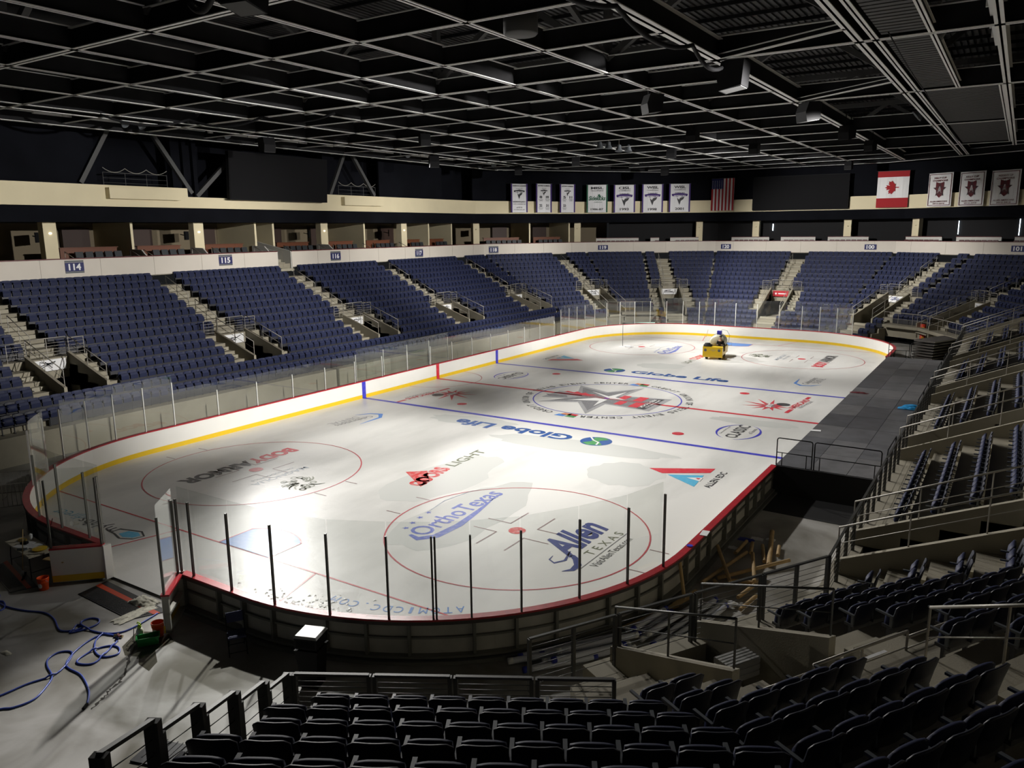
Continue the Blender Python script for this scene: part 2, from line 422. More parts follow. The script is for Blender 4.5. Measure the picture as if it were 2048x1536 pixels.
for th in FACETS:
    for j in range(-4, JMAX.get(th, 12) + 1):
        o0, o1 = TR * j - 0.80, TR * j + 0.07; z = tread(j)
        if j == JMAX.get(th, 12): o1 += 0.35
        am, bm_ = (o0 + o1) / 2, 0
        lo, hi = limits(th, (o0 + o1) / 2)
        for s0, s1 in intervals(th, j, (o0 + o1) / 2, True):
            # break at places where the lowest row changes
            brk = [s0, s1]
            if th == 60 and s0 < 7.0 < s1: brk = [s0, 7.0, s1]
            if th == 120 and s0 < -7.0 < s1: brk = [s0, -7.0, s1]
            for q0, q1 in zip(brk[:-1], brk[1:]):
                if j < jmin(th, (q0 + q1) / 2): continue
                zb = z - 1.1 if j > jmin(th, (q0 + q1) / 2) else (z - 1.1 if (th in (30, -60) or (th in (60, 120) and abs((q0 + q1) / 2) < 7.0)) else -0.1)
                slab(ter, th, o0, o1, zb, z, q0, q1, abs(q0 - lo) < 1e-6, abs(q1 - hi) < 1e-6)
        for c in AISLES[th]:
            w = HA if j >= 5 else 0.0
            if j >= 6: slab(steps, th, o0 - 0.30, o0, z - RI, z - RI / 2, c - HA, c + HA)
            if (1 if th == 180 else 0) < j < 5:
                for s in (-1, 1):
                    q = sorted((c + s * HV * 1.16, c + s * HS)); slab(steps, th, o0 - 0.30, o0, z - RI, z - RI / 2, q[0], q[1])
            if jmin(th, c) < j <= 0 and j > -4 and th != 180: slab(steps, th, o0 - 0.30, o0, z - RI, z - RI / 2, c - 0.8, c + 0.8)
# walkway in front of the first row where there are no lower rows
for th, t0, t1 in ((-30, None, None), (0, None, None), (30, None, None), (60, None, 7.0), (120, -7.0, None)):
    for o0, o1 in ((-1.30, -0.80),):
        l0, l1 = limits(th, -1.0)
        if th == -30: t0 = -19.3
        slab(ter, th, o0, o1, 1.42 if th in (30, 60, 120) else -0.1, 1.67, l0 if t0 is None else t0, l1 if t1 is None else t1, t0 is None, t1 is None)
struct(ter, 'seating_terrace', 'concrete'); struct(steps, 'aisle_steps', 'concrete_pale')
# the cut face of the near stand along the tunnel, and the wall under its first row
cw = MB()
for j in range(4, 13):
    o0, o1 = TR * j - 0.80, TR * j + 0.07
    a, b = limits(-60, o0), limits(-60, o1)
    p, q = pt(-60, o0, a[0]), pt(-60, o1, b[0])
    cw.bar((p[0] + 0.05, p[1], tread(j) / 2 - 0.4), (q[0] + 0.05, q[1], tread(j) / 2 - 0.4), 0.1, tread(j) + 0.7)
o = TR * 4 - 0.80
slab(cw, -60, o - 0.15, o, -0.1, tread(4), limits(-60, o)[0], limits(-60, o)[1] - 0.5)
struct(cw, 'wall_stand', 'concrete')

# ------------------------------------------------------------------ seats
def seat_detail():           # parts of one tip-up seat, local +y = outward (backwards), origin on the tread under the back
    # backrest: curved shell with rounded top corners
    back = MB(); nx = 8; W_ = 0.246
    prof = []
    for side in (0, 1):
        for i in range(nx + 1):
            x = -W_ + 2 * W_ * i / nx; c = 0.045 * (1 - (x / W_) ** 2); e = abs(x) / W_
            top = 0.85 - 0.045 * max(0, e - 0.6) ** 2 / 0.16
            for z, y in ((0.40, -0.10), (0.62, -0.05), (top - 0.02, -0.005), (top, 0.0)):
                back.v.append((x, y + c * 0.8 + (0.0 if side == 0 else 0.028), z))
    n = nx + 1
    for i in range(nx):
        for k in range(3):
            a = i * 4 + k; back.f.append((a, a + 4, a + 5, a + 1)); a += n * 4; back.f.append((a, a + 1, a + 5, a + 4))
        a = i * 4 + 3; b = a + n * 4; back.f.append((a, a + 4, b + 4, b)); a = i * 4; b = a + n * 4; back.f.append((a, b, b + 4, a + 4))
    for i in (0, nx):
        for k in range(3):
            a = i * 4 + k; b = a + n * 4; back.f.append((a, a + 1, b + 1, b))
    back.m = [0] * len(back.f)
    pan = MB()               # folded-up seat pan, a rounded cushion
    for i in range(nx + 1):
        x = -0.215 + 0.43 * i / nx; e = abs(x) / 0.215; b = 0.04 * (1 - e ** 2.5)
        for z, y in ((0.40, -0.19), (0.44, -0.225 - b), (0.66, -0.205 - b), (0.765 - 0.03 * max(0, e - .6), -0.155 - b * .4), (0.765 - 0.03 * max(0, e - .6), -0.11), (0.42, -0.14)):
            pan.v.append((x, y, z))
    for i in range(nx):
        for k in range(6): a = i * 6 + k; b = i * 6 + (k + 1) % 6; pan.f.append((a, b, b + 6, a + 6))
    pan.f += [tuple(range(6)), tuple(nx * 6 + k for k in range(6))[::-1]]; pan.m = [0] * len(pan.f)
    arm = MB(); arm.box((0.255, -0.20, 0.635), (0.045, 0.34, 0.03)); arm.box((0.255, -0.06, 0.52), (0.03, 0.05, 0.22))
    leg = MB(); leg.box((0.255, -0.10, 0.21), (0.035, 0.06, 0.42)); leg.box((0.255, -0.12, 0.42), (0.03, 0.22, 0.05)); leg.box((0.255, -0.10, 0.012), (0.06, 0.2, 0.024)); leg.box((0, -0.10, 0.36), (0.51, 0.06, 0.10))
    return back, pan, arm, leg
def frustum(p, mx=1.10, my=1.08):
    q = RM @ (np.array(p) - np.array(CP))
    if q[2] < 0.4: return None
    u, v = F_PX * q[0] / q[2] / 1024, F_PX * q[1] / q[2] / 768
    return q[2] if abs(u) < mx and abs(v) < my + 0.35 / q[2] * 2 else None
SEATS = []
for th in FACETS:
    for j in range(-4, JMAX.get(th, 12) + 1):
        o = TR * j
        for s0, s1 in intervals(th, j, o, False):
            brk = [(s0, s1)]
            if th == 60 and s0 < 7.0 < s1: brk = [(s0, 7.0), (7.0, s1)]
            if th == 120 and s0 < -7.0 < s1: brk = [(s0, -7.0), (-7.0, s1)]
            for q0, q1 in brk:
                if j < jmin(th, (q0 + q1) / 2): continue
                if th == -30 and q1 < -16 and j < 3: continue
                lo, hi = limits(th, o)
                e0 = 0.02 if abs(q0 - lo) < 1e-6 and th != -60 else 0.12
                e1 = 0.02 if abs(q1 - hi) < 1e-6 else 0.12
                if th == -60: e0 = 0.06
                Lg = q1 - q0 - e0 - e1; n = int(Lg / 0.515)
                if n < 1: continue
                st = q0 + e0 + (Lg - n * 0.515) / 2 if th != -60 else q1 - e1 - n * 0.515
                for i in range(n):
                    t = st + (i + 0.5) * 0.515; p = pt(th, o, t)
                    if th == 0 and p[1] < -34: continue
                    d = frustum((p[0], p[1], tread(j) + 0.5))
                    if d is None: continue
                    SEATS.append((d, th, j, t, p, i, n))
SEATS.sort(key=lambda s: s[0])
NEAR = SEATS[:300]; FAR = SEATS[300:]
bk, pn, ar, lg = seat_detail()
SECN = {}
def sec_name(th, j, t):
    if th == -60: return 'the near stand behind the cable rail'
    if th == -30: return 'the corner stand right of the near stair' if t > -17.6 else 'the near stand left of the corner stair'
    return 'the right side stand'
def rows_of(): pass
proto = None
for k, (d, th, j, t, p, i, n) in enumerate(NEAR):
    if proto is None:
        r = empty('stadium_seat')
        bk.build('backrest', 'seat_shell', r, True); pn.build('seat', 'seat_blue', r, True); ar.build('armrest', 'arm', r); lg.build('seat_bracket', 'seat_metal', r)
        proto = r; o = r
    else: o = copy_tree(proto)
    o.location = (p[0], p[1], tread(j)); o.rotation_euler = (0, 0, math.radians(th - 90))
    rown = ['front', 'second', 'third', 'fourth', 'fifth', 'sixth', 'seventh', 'eighth', 'ninth', 'tenth', 'eleventh', 'twelfth', 'thirteenth', 'fourteenth'][j - (4 if th == -60 else 0)]
    blk = {(-60): 'near stand', (-30): 'corner stand'}.get(th, 'right side stand')
    if th == -30 and t < -17.6: blk = 'near stand corner'
    tag(o, f'dark blue tip-up seat, {rown} row of the {blk}', 'seat', f'tip-up seats, {rown} row of the {blk}')
# every seat beyond the 300 largest: one object
far = MB()
lo = MB()
W_ = 0.248
for side, y in ((0, 0.0), (1, 0.03)):
    for x, c in ((-W_, 0), (-0.12, 0.03), (0.12, 0.03), (W_, 0)):
        lo.v += [(x, y - 0.09 + c, 0.42), (x, y + c, 0.85 if abs(x) < .2 else 0.835)]
for i in range(3):
    a = 2 * i; lo.f += [(a, a + 2, a + 3, a + 1)]; lo.m += [0]; a += 8; lo.f += [(a, a + 1, a + 3, a + 2)]; lo.m += [0]
    a = 2 * i + 1; lo.f += [(a, a + 2, a + 10, a + 8)]; lo.m += [0]
lo.f += [(0, 1, 9, 8), (6, 14, 15, 7)]; lo.m += [0, 0]
lo.mi = 1; lo.add([(-.21, -.2, .41), (.21, -.2, .41), (.21, -.22, .62), (-.21, -.22, .62), (.2, -.16, .74), (-.2, -.16, .74), (.2, -.10, .74), (-.2, -.10, .74)], [(0, 1, 2, 3), (3, 2, 4, 5), (5, 4, 6, 7), (0, 3, 5, 7), (1, 6, 4, 2)])
lo.mi = 2; lo.box((0.255, -0.18, 0.635), (0.04, 0.30, 0.03)); lo.box((0.255, -0.12, 0.30), (0.03, 0.10, 0.60)); lo.box((0, -0.11, 0.225), (0.50, 0.10, 0.40))  # wide dark block stands in for the pedestal and shade under each seat
lv = np.array(lo.v); nvx = len(lv); lf = lo.f; lm = lo.m
allv = []; allf = []; allm = []
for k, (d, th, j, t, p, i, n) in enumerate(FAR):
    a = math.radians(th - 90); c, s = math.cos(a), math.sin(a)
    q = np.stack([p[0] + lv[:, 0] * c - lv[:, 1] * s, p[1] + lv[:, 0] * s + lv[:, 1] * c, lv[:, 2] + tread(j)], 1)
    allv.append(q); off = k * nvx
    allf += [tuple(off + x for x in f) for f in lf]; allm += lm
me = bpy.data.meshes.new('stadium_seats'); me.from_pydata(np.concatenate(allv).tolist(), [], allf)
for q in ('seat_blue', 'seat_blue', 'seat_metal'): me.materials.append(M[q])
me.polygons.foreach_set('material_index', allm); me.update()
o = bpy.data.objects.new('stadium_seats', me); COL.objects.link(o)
tag(o, 'rows of navy blue tip-up seats filling the side and far stands', 'seats', kind='stuff')
print('SEATS', len(SEATS), 'near300 to', NEAR[-1][0])

# ------------------------------------------------------------------ rails
def rail(name, path, h, label, mat_='rail', posts=1.5, lines=(0.55,), r=0.024, group=None, cat='handrail', pr=0.02, top=True, flat=False, mid_r=0.012, slant=True):
    """path: floor points; a top rail at height h, lower lines at fractions of h, posts about every `posts` metres"""
    root = empty(name, path[0], 0, label, cat, group)
    P = [Vector(p) - Vector(path[0]) for p in path]
    a = MB()
    if flat:
        for p, q in zip(P[:-1], P[1:]): a.bar(p + Vector((0, 0, h)), q + Vector((0, 0, h)), r * 2.4, r * 1.6)
    else: a.tube([p + Vector((0, 0, h)) for p in P], r, 8)
    a.build('top_rail', mat_, root, not flat)
    if lines:
        b = MB()
        for f in lines: b.tube([p + Vector((0, 0, h * f)) for p in P], mid_r, 6)
        b.build('lower_rail' if len(lines) < 3 else 'cable_infill', mat_, root, True)
    pts = []
    for p, q in zip(P[:-1], P[1:]):
        L = (q - p).length; n = max(1, round(L / posts))
        for i in range(n): pts.append(p.lerp(q, i / n))
    pts.append(P[-1])
    if slant: pass
    for p in pts[:90]:
        c = MB(); c.tube([p, p + Vector((0, 0, h))], pr, 6) if not flat else c.box((p[0], p[1], p[2] + h / 2), (pr * 2, pr * 3, h), math.atan2((P[-1] - P[0]).y, (P[-1] - P[0]).x)); c.build('post', mat_, root)
    return root
def p3(th, o, t, z): x, y = pt(th, o, t); return (x, y, z)
SN = {180: {22.1: 'the nearest aisle on the left', 10.7: 'the second aisle on the left', -0.4: 'the left aisle below the fascia gap', -11.6: 'the fourth aisle on the left', -23.4: 'the fifth aisle on the left'}, 150: {-19.2: 'the far left corner aisle'}, 120: {-9.0: 'the aisle beside the far left tunnel'}, 90: {0.0: 'the middle aisle of the far end'}, 60: {9.3: 'the aisle beside the far right tunnel'}, 30: {19.3: 'the far right corner aisle'}, 0: {23.4: 'the farthest aisle on the right', 11.6: 'the second farthest aisle on the right', 0.4: 'the middle aisle on the right', -10.7: 'the fourth aisle on the right', -22.1: 'the nearest aisle on the right'}, -30: {-17.6: 'the near corner stair'}}
SIGNCOL = {10.7: 0}
for th in FACETS:
    for c in AISLES[th]:
        nm = SN[th][c]
        side = 'left side' if th == 180 else 'right side' if th == 0 else 'far end' if th > 0 else 'near corner'
        w = MB()
        zt = tread(5); OE = 3.55 if th != -30 else 2.2
        if th == -30: zt = tread(3) + .1
        OI, ZI0 = (-1.15, 2.0) if th != 180 else (0.05, 2.75)
        for s in (-1, 1):       # sloping side walls
            tt = c + s * (HV + 0.08)
            q0, q1 = pt(th, OI, tt), pt(th, OE, tt)
            n_ = nv(th); tn = (-n_[1] * 0.08, n_[0] * 0.08)
            z0, z1, z2 = 0.8, ZI0, zt + 0.25
            vs = []
            for sg in (-1, 1):
                for q, z in ((q0, z0), (q1, z0), (q1, z2), (q0, z1)): vs.append((q[0] + sg * tn[0], q[1] + sg * tn[1], z))
            w.add(vs, [(0, 1, 2, 3), (4, 7, 6, 5), (0, 4, 5, 1), (1, 5, 6, 2), (2, 6, 7, 3), (3, 7, 4, 0)])
        slab(w, th, 3.45, 3.60, 3.1, zt + 0.02, c - HV, c + HV)          # lintel that carries the sign
        slab(w, th, 3.55, 6.5, 3.3, 3.38, c - HV, c + HV)
        struct(w, 'wall_vomitory', 'concrete')
        fl0 = MB(); slab(fl0, th, -1.25 if th != 180 else 0.0, 3.6, 1.2, 1.30, c - HV, c + HV); struct(fl0, 'floor_entrance', 'concrete')
        fl = MB(); slab(fl, th, 3.6, 6.5, 1.2, 1.30, c - HV, c + HV)  # passage behind the lintel: its darkness is painted in black
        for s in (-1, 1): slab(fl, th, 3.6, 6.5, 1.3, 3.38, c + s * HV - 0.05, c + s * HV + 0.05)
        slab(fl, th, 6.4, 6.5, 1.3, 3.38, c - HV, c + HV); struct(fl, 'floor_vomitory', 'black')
        if frustum(p3(th, 2, c, 3)) is None and not (th == -30): continue
        for s in (-1, 1):       # rails on the side walls
            wd = 'left' if s < 0 else 'right'
            if th in (90, 60, 30, 120, 150, 180): wd = 'right' if s < 0 else 'left'
            rail('handrail', [p3(th, OI + .05, c + s * (HV + .08), ZI0), p3(th, OE - .05, c + s * (HV + .08), zt + 0.25)], 0.85, f'grey handrail on {wd} wall of entrance, {nm}', lines=(0.5,), posts=1.5, mat_='rail' if th != -30 else 'rail_dark')
        rail('guard_rail', [p3(th, 3.6, c - HV, zt), p3(th, 3.6, c + HV, zt)], 1.05, f'guard rail above the entrance in {nm}', lines=(0.15, 0.3, 0.45, 0.6, 0.75), posts=1.0, cat='guard rail')
        for s in (-1, 1):
            wd = ('right' if s > 0 else 'left') if th < 30 else ('left' if s > 0 else 'right')
            rail('guard_rail', [p3(th, 3.6, c + s * HV, zt), p3(th, 3.6, c + s * HS, zt)], 0.95, f'short rail {wd} of entrance landing, {nm}', lines=(0.2, 0.4, 0.6, 0.8), posts=1.2, cat='guard rail')
        for a, b, wd in ((5.6, 8.0, 'lower'), (8.8, 11.4, 'upper')):
            rail('handrail', [p3(th, TR * a - 0.6, c + 0.45, tread(a)), p3(th, TR * b - 0.6, c + 0.45, tread(b))], 0.9, f'{wd} stair handrail in {nm}', lines=(0.5,), posts=1.2)
        # sign board hung on the lintel
        sg = empty('sign_board', (0, 0, 0), 0, f'sponsor board over the entrance in {nm}', 'sign board')
        b1 = MB(); slab(b1, th, 3.38, 3.44, 3.12, 3.70, c - 0.8, c + 0.8); b1.build('panel', 'red' if th == 90 else 'white', sg)
        b2 = MB(); n_ = nv(th)
        base = p3(th, 3.37, c - 0.6 * 1, 3.3); ux = (-n_[1], n_[0], 0)
        rr = random.Random(hash((th, c)) % 1000)
        base = p3(th, 3.37, c + 0.62, 3.26); ux = (n_[1], -n_[0], 0)
        if th == 90:
            put_poly(b2, [(0.12 + 0.14 * math.cos(PI / 2 + k * PI / 5) * (1 if k % 2 == 0 else .42), 0.15 + 0.14 * math.sin(PI / 2 + k * PI / 5) * (1 if k % 2 == 0 else .42)) for k in range(10)], base, ux, (0, 0, 1)); b2.add([Vector(base) + Vector(ux) * a + Vector((0, 0, b)) for a, b in ((.35, .1), (1.15, .1), (1.15, .2), (.35, .2))], [(0, 1, 2, 3)])
        else:
            for q in range(3):
                pts_ = [(rr.uniform(0, 1.2), rr.uniform(0, .36)) for _ in range(4)]
                v, f = stroke2(pts_, 0.045); b2.add([Vector(base) + Vector(ux) * a + Vector((0, 0, b)) for a, b in v], f)
        b2.build('logo', 'white' if th == 90 else ('i_navy' if th == 60 else 'ink'), sg)
# front guard rails of the right side and the corner: cable rails
CL = (0.12, 0.24, 0.36, 0.48, 0.60, 0.72, 0.84)
def seg_rail(name, th, o, t0, t1, z, label, **k):
    return rail(name, [p3(th, o, t0, z), p3(th, o, t1, z)], k.pop('h', 1.07), label, mat_='rail_dark', lines=CL, posts=1.25, flat=True, pr=0.028, mid_r=0.006, cat='cable railing', **k)
bounds = [-24.9, -20.4, -15.9, -11.4, -6.9, -2.4, 2.1, 6.6, 11.1, 15.6, 20.1, 24.5]
for i, (a, b) in enumerate(zip(bounds[:-1], bounds[1:])):
    wd = ['first', 'second', 'third', 'fourth', 'fifth', 'sixth', 'seventh', 'eighth', 'ninth', 'tenth', 'eleventh'][i]
    seg_rail('cable_railing', 0, -1.0, a + 0.04, b - 0.04, 1.67, f'{wd} dark cable railing panel from the near corner along the right side walkway', group='cable railings along the right walkway')
l30 = limits(-30, -1.0)
for i, (a, b) in enumerate(((l30[1] - 0.05, l30[1] - 2.0), (l30[1] - 2.1, l30[1] - 3.9), (l30[1] - 4.0, l30[1] - 5.8), (l30[1] - 5.9, l30[1] - 7.8))):
    seg_rail('cable_railing', -30, -1.0, b, a, 1.67, f'{["first", "second", "third", "fourth"][i]} dark cable railing panel on the corner, counted from the right side walkway')
o4 = TR * 4 - 0.80
la = limits(-60, o4)
for i in range(4):
    a = la[0] + 0.05 + i * (la[1] - la[0] - 0.4) / 4
    seg_rail('cable_railing', -60, o4 + .05, a, a + (la[1] - la[0] - 0.4) / 4 - 0.08, tread(4), h=0.68, label=f'{["first", "second", "third", "fourth"][i]} cable railing panel from the left in front of the near stand')
for i in range(5):     # down the left cut of the near stand
    j0 = 4 + i
    pa, pb = pt(-60, TR * j0 - 0.75, -7.5), pt(-60, TR * (j0 + 1) - 0.80, -7.5)
    rail('cable_railing', [(pa[0], pa[1], tread(j0)), (pb[0], pb[1], tread(j0 + 0.6))], 0.68, f'{["first", "second", "third", "fourth", "fifth"][i]} cable railing panel down the left edge of the near stand', mat_='rail_dark', lines=CL[1::2], posts=1.4, flat=True, pr=0.045, mid_r=0.006, cat='cable railing')
# bridge rails over the two far tunnels
rail('guard_rail', [p3(60, -1.1, 1.5, 1.67), p3(60, -1.1, 7.0, 1.67)], 1.07, 'grey guard rail over the vehicle tunnel in the far right corner', lines=(0.5,), posts=1.3, cat='guard rail')
rail('guard_rail', [p3(30, -1.1, 12.5, 1.67), p3(30, -1.1, limits(30, -1.1)[1] - 0.2, 1.67)], 1.07, 'grey guard rail at the end of the right side stand beside the far tunnel', lines=(0.5,), posts=1.3, cat='guard rail')
rail('guard_rail', [p3(120, -1.1, -6.9, 1.67), p3(120, -1.1, -1.8, 1.67)], 1.07, 'grey guard rail over the tunnel in the far left corner', lines=(0.5,), posts=1.3, cat='guard rail')
# ================================================================== event floor, fascias, suites, upper walls
f = MB(); f.add([(-45, -60, -0.06), (45, -60, -0.06), (45, 70, -0.06), (-45, 70, -0.06)], [(0, 1, 2, 3)])
struct(f, 'floor', 'floor')
def band(name, o0, o1, z0, z1, m, facets=(180, 150, 120, 90, 60, 30, 0), cuts=None, tlim=None, **k):
    b = MB()
    for th in facets:
        l0, l1 = limits(th, o0); r0, r1 = limits(th, o1)
        if th == 180: l1 = r1 = 34
        if th == 0: l0 = r0 = -34
        segs = [(l0, l1, r0, r1)]
        for c0, c1 in (cuts or {}).get(th, []):
            ns = []
            for a, b_, c, d in segs:
                if c0 > a and c1 < b_: ns += [(a, c0, c, c0), (c1, b_, c1, d)]
                else: ns.append((a, b_, c, d))
            segs = ns
        for a, b_, c, d in segs: b.prism([pt(th, o0, a), pt(th, o0, b_), pt(th, o1, d), pt(th, o1, c)], z0, z1)
    return struct(b, name, m, **k) if name else b
GAP = {180: [(-0.95, 0.50)]}
band('wall_fascia', 10.55, 10.75, 7.36, 8.58, 'fascia', cuts=GAP)
band('trim_1', 10.50, 10.80, 8.58, 8.64, 'burgundy', cuts=GAP)
# joints between the precast panels
jb = MB()
for th in (180, 150, 120, 90, 60, 30):
    a, b = limits(th, 10.54); t = a + 2.0
    while t < min(b, 30) - 0.5:
        jb.box(p3(th, 10.548, t, 7.97), (0.012, 0.008, 1.2), math.radians(th - 90)); t += 3.7
struct(jb, 'trim_2', 'cream_dim')
# floor of the suite level and its seat tiers
st = band(None, 10.75, 12.0, 7.3, 7.62, 'concrete'); struct(st, 'floor_suite_front', 'concrete')
band('floor_suite_tier', 12.0, 13.2, 7.3, 7.95, 'concrete'); band('floor_suites', 13.2, 21.0, 7.3, 8.30, 'concrete')
# lower wing walls where the stair runs through the left fascia
g = MB()
for t in (-0.95, 0.50):
    q0, q1 = pt(180, 10.6, t), pt(180, 14.6, t)
    vs = []
    for s in (-0.07, 0.07): vs += [(q0[0], q0[1] + s, 7.0), (q1[0], q1[1] + s, 7.0), (q1[0], q1[1] + s, 9.35), (q0[0], q0[1] + s, 8.60)]
    g.add(vs, [(0, 1, 2, 3), (4, 7, 6, 5), (0, 4, 5, 1), (1, 5, 6, 2), (2, 6, 7, 3), (3, 7, 4, 0)])
struct(g, 'wall_stair', 'suite_white')
g = MB()
for i in range(6): slab(g, 180, 10.3 + i * 0.5, 13.6, 7.06 + i * 0.2, 7.26 + i * 0.22, -0.9, 0.45)
struct(g, 'floor_stair', 'concrete_pale')
# soffit, upper fascia and the wall above
band('wall_soffit', 12.0, 21, 10.85, 11.85, 'wall_dark')
up = MB()
NOTCH = {180: (-6.3, 7.15), 90: (-4.5, 5.8)}
for th in (180, 150, 120, 90, 60, 30, 0):
    l0, l1 = limits(th, 11.8); r0, r1 = limits(th, 12.1)
    if th == 180: l1 = r1 = 34
    if th == 0: l0 = r0 = -34
    segs = [(l0, l1, r0, r1, 13.22)]
    if th in NOTCH:
        a, b = NOTCH[th]; segs = [(l0, a, r0, a, 13.22), (a, b, a, b, 12.62 if th == 180 else 12.05), (b, l1, b, r1, 13.22)]
    for a, b, c, d, zt in segs: up.prism([pt(th, 11.8, a), pt(th, 11.8, b), pt(th, 12.1, d), pt(th, 12.1, c)], 11.85, zt)
for th, a, b in ((180, 8.0, 13.2), (180, -13.0, -8.0)):   # projecting press ledges
    slab(up, th, 11.35, 11.85, 12.35, 13.05, a, b)
struct(up, 'wall_upper_fascia', 'cream')
band('wall_upper', 14.2, 14.5, 11.8, 22, 'wall_dark', facets=(180, 150, 120, 90, 60, 30, 0))
band('wall_curtain', 12.3, 12.5, 12.9, 17.4, 'wall_dark', facets=(150, 120, 90, 60, 30, 0))
# left upper wall: dark panels between openings with diagonal braces
g = MB()
for a, b in ((-23, -13.5), (-7.9, -6.4), (7.2, 7.9), (13.4, 33)): slab(g, 180, 12.3, 12.5, 12.9, 17.4, a, b)
struct(g, 'wall_upper_left', 'wall_dark')
def thing_mesh(mb, name, m, label, cat, group=None, **k):
    return mb.build(name, m, None, **k) if False else tag(mb.build(name, m), label, cat, group)
for i, (t0, t1, z0, z1) in enumerate(((14.6, 12.2, 13.3, 17.2), (6.6, 9.6, 12.9, 17.2), (6.2, 3.4, 12.7, 15.2), (-12.6, -9.6, 13.3, 17.2), (-6.9, -9.2, 13.0, 17.2))):
    b = MB(); b.bar(p3(180, 12.15, t0, z0), p3(180, 12.15, t1, z1), 0.28, 0.28); o = b.build('diagonal_brace', 'steel_mid'); o['kind'] = 'structure'
for i, t in enumerate((7.0, 6.2, -6.4)):
    b = MB(); b.box(p3(180, 12.2, t, 14.9), (0.32, 0.32, 5.0)); o = b.build('steel_column', 'wall_dark'); o['kind'] = 'structure'
for nm, t0, t1 in (('above suite section 114', 8.4, 13.0), ('above suite section 116', -12.9, -8.2)):
    rail('press_box_rail', [p3(180, 12.25, t0, 13.05), p3(180, 12.25, t1, 13.05)], 1.0, f'dark press box railing hung with cables {nm}', mat_='steel_mid', lines=(0.35, 0.65), posts=1.5, cat='railing')
    b = MB()
    for q in range(3):
        a0 = t0 + (t1 - t0) * q / 3; a1 = t0 + (t1 - t0) * (q + 1) / 3
        b.tube([p3(180, 12.2, a0 + (a1 - a0) * s / 8, 14.35 - 0.28 * 4 * (s / 8) * (1 - s / 8)) for s in range(9)], 0.02, 6)
    tag(b.build('sagging_cable', 'rail'), f'loose cable sagging over the press box rail {nm}', 'cable')
# suite partitions, columns, back walls
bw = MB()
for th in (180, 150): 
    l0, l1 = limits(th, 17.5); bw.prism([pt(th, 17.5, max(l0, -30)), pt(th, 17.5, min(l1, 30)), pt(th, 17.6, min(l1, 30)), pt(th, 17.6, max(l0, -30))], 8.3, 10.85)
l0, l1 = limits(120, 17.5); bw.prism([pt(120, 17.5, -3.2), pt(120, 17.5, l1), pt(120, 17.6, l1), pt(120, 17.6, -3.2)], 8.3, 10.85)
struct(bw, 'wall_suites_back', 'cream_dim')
dk = MB()
for th in (120, 90, 60, 30, 0):
    l0, l1 = limits(th, 14.0)
    if th == 120: l1 = -3.2
    if th == 0: l0 = -34
    dk.prism([pt(th, 14.0, l0), pt(th, 14.0, l1), pt(th, 14.1, l1), pt(th, 14.1, l0)], 8.3, 10.85)
struct(dk, 'wall_club_curtain', 'black_cloth')
COLS = [(180, 16.58), (180, 5.9), (180, -6.64), (180, -17.25), (150, -9.85), (120, 0.6), (120, -13.7), (90, 5.5), (90, -4.3), (60, 14.7)]
CN = ['by sign 114', 'by sign 115', 'by sign 116', 'by sign 117', 'by sign 118', 'at the end of the lit suites, left of sign 119', 'left of sign 120', 'right of sign 120', 'left of sign 100', 'right of sign 100']
for (th, t), nm in zip(COLS, CN):
    w = 0.82 if th == 180 else 0.75
    r = empty('suite_column', p3(th, 12.95, t, 8.0), math.radians(th - 90), f'square cream column of the suite level {nm}', 'column')
    b = MB(); b.box((0, 0, 1.43), (w, 0.6, 2.85)); b.build('shaft', 'cream', r)
    b = MB(); b.lathe((0, -0.31, 2.1), [(0.0, 0), (0.09, 0.02), (0.09, 0.1), (0, 0.12)], 10); b.build('wall_lamp', 'glow_warm' if th == 180 else 'cream', r)
PART = [(180, 11.0), (180, 0.55), (180, -1.25), (180, -11.9), (180, -21.4), (180, -25.3), (150, -16.7), (150, -22.0), (180, 20.5)]
for i, (th, t) in enumerate(PART):
    b = MB(); slab(b, th, 12.9, 17.5, 8.3, 10.85, t - 0.09, t + 0.09); o = b.build('wall_partition', 'cream'); o['kind'] = 'structure'
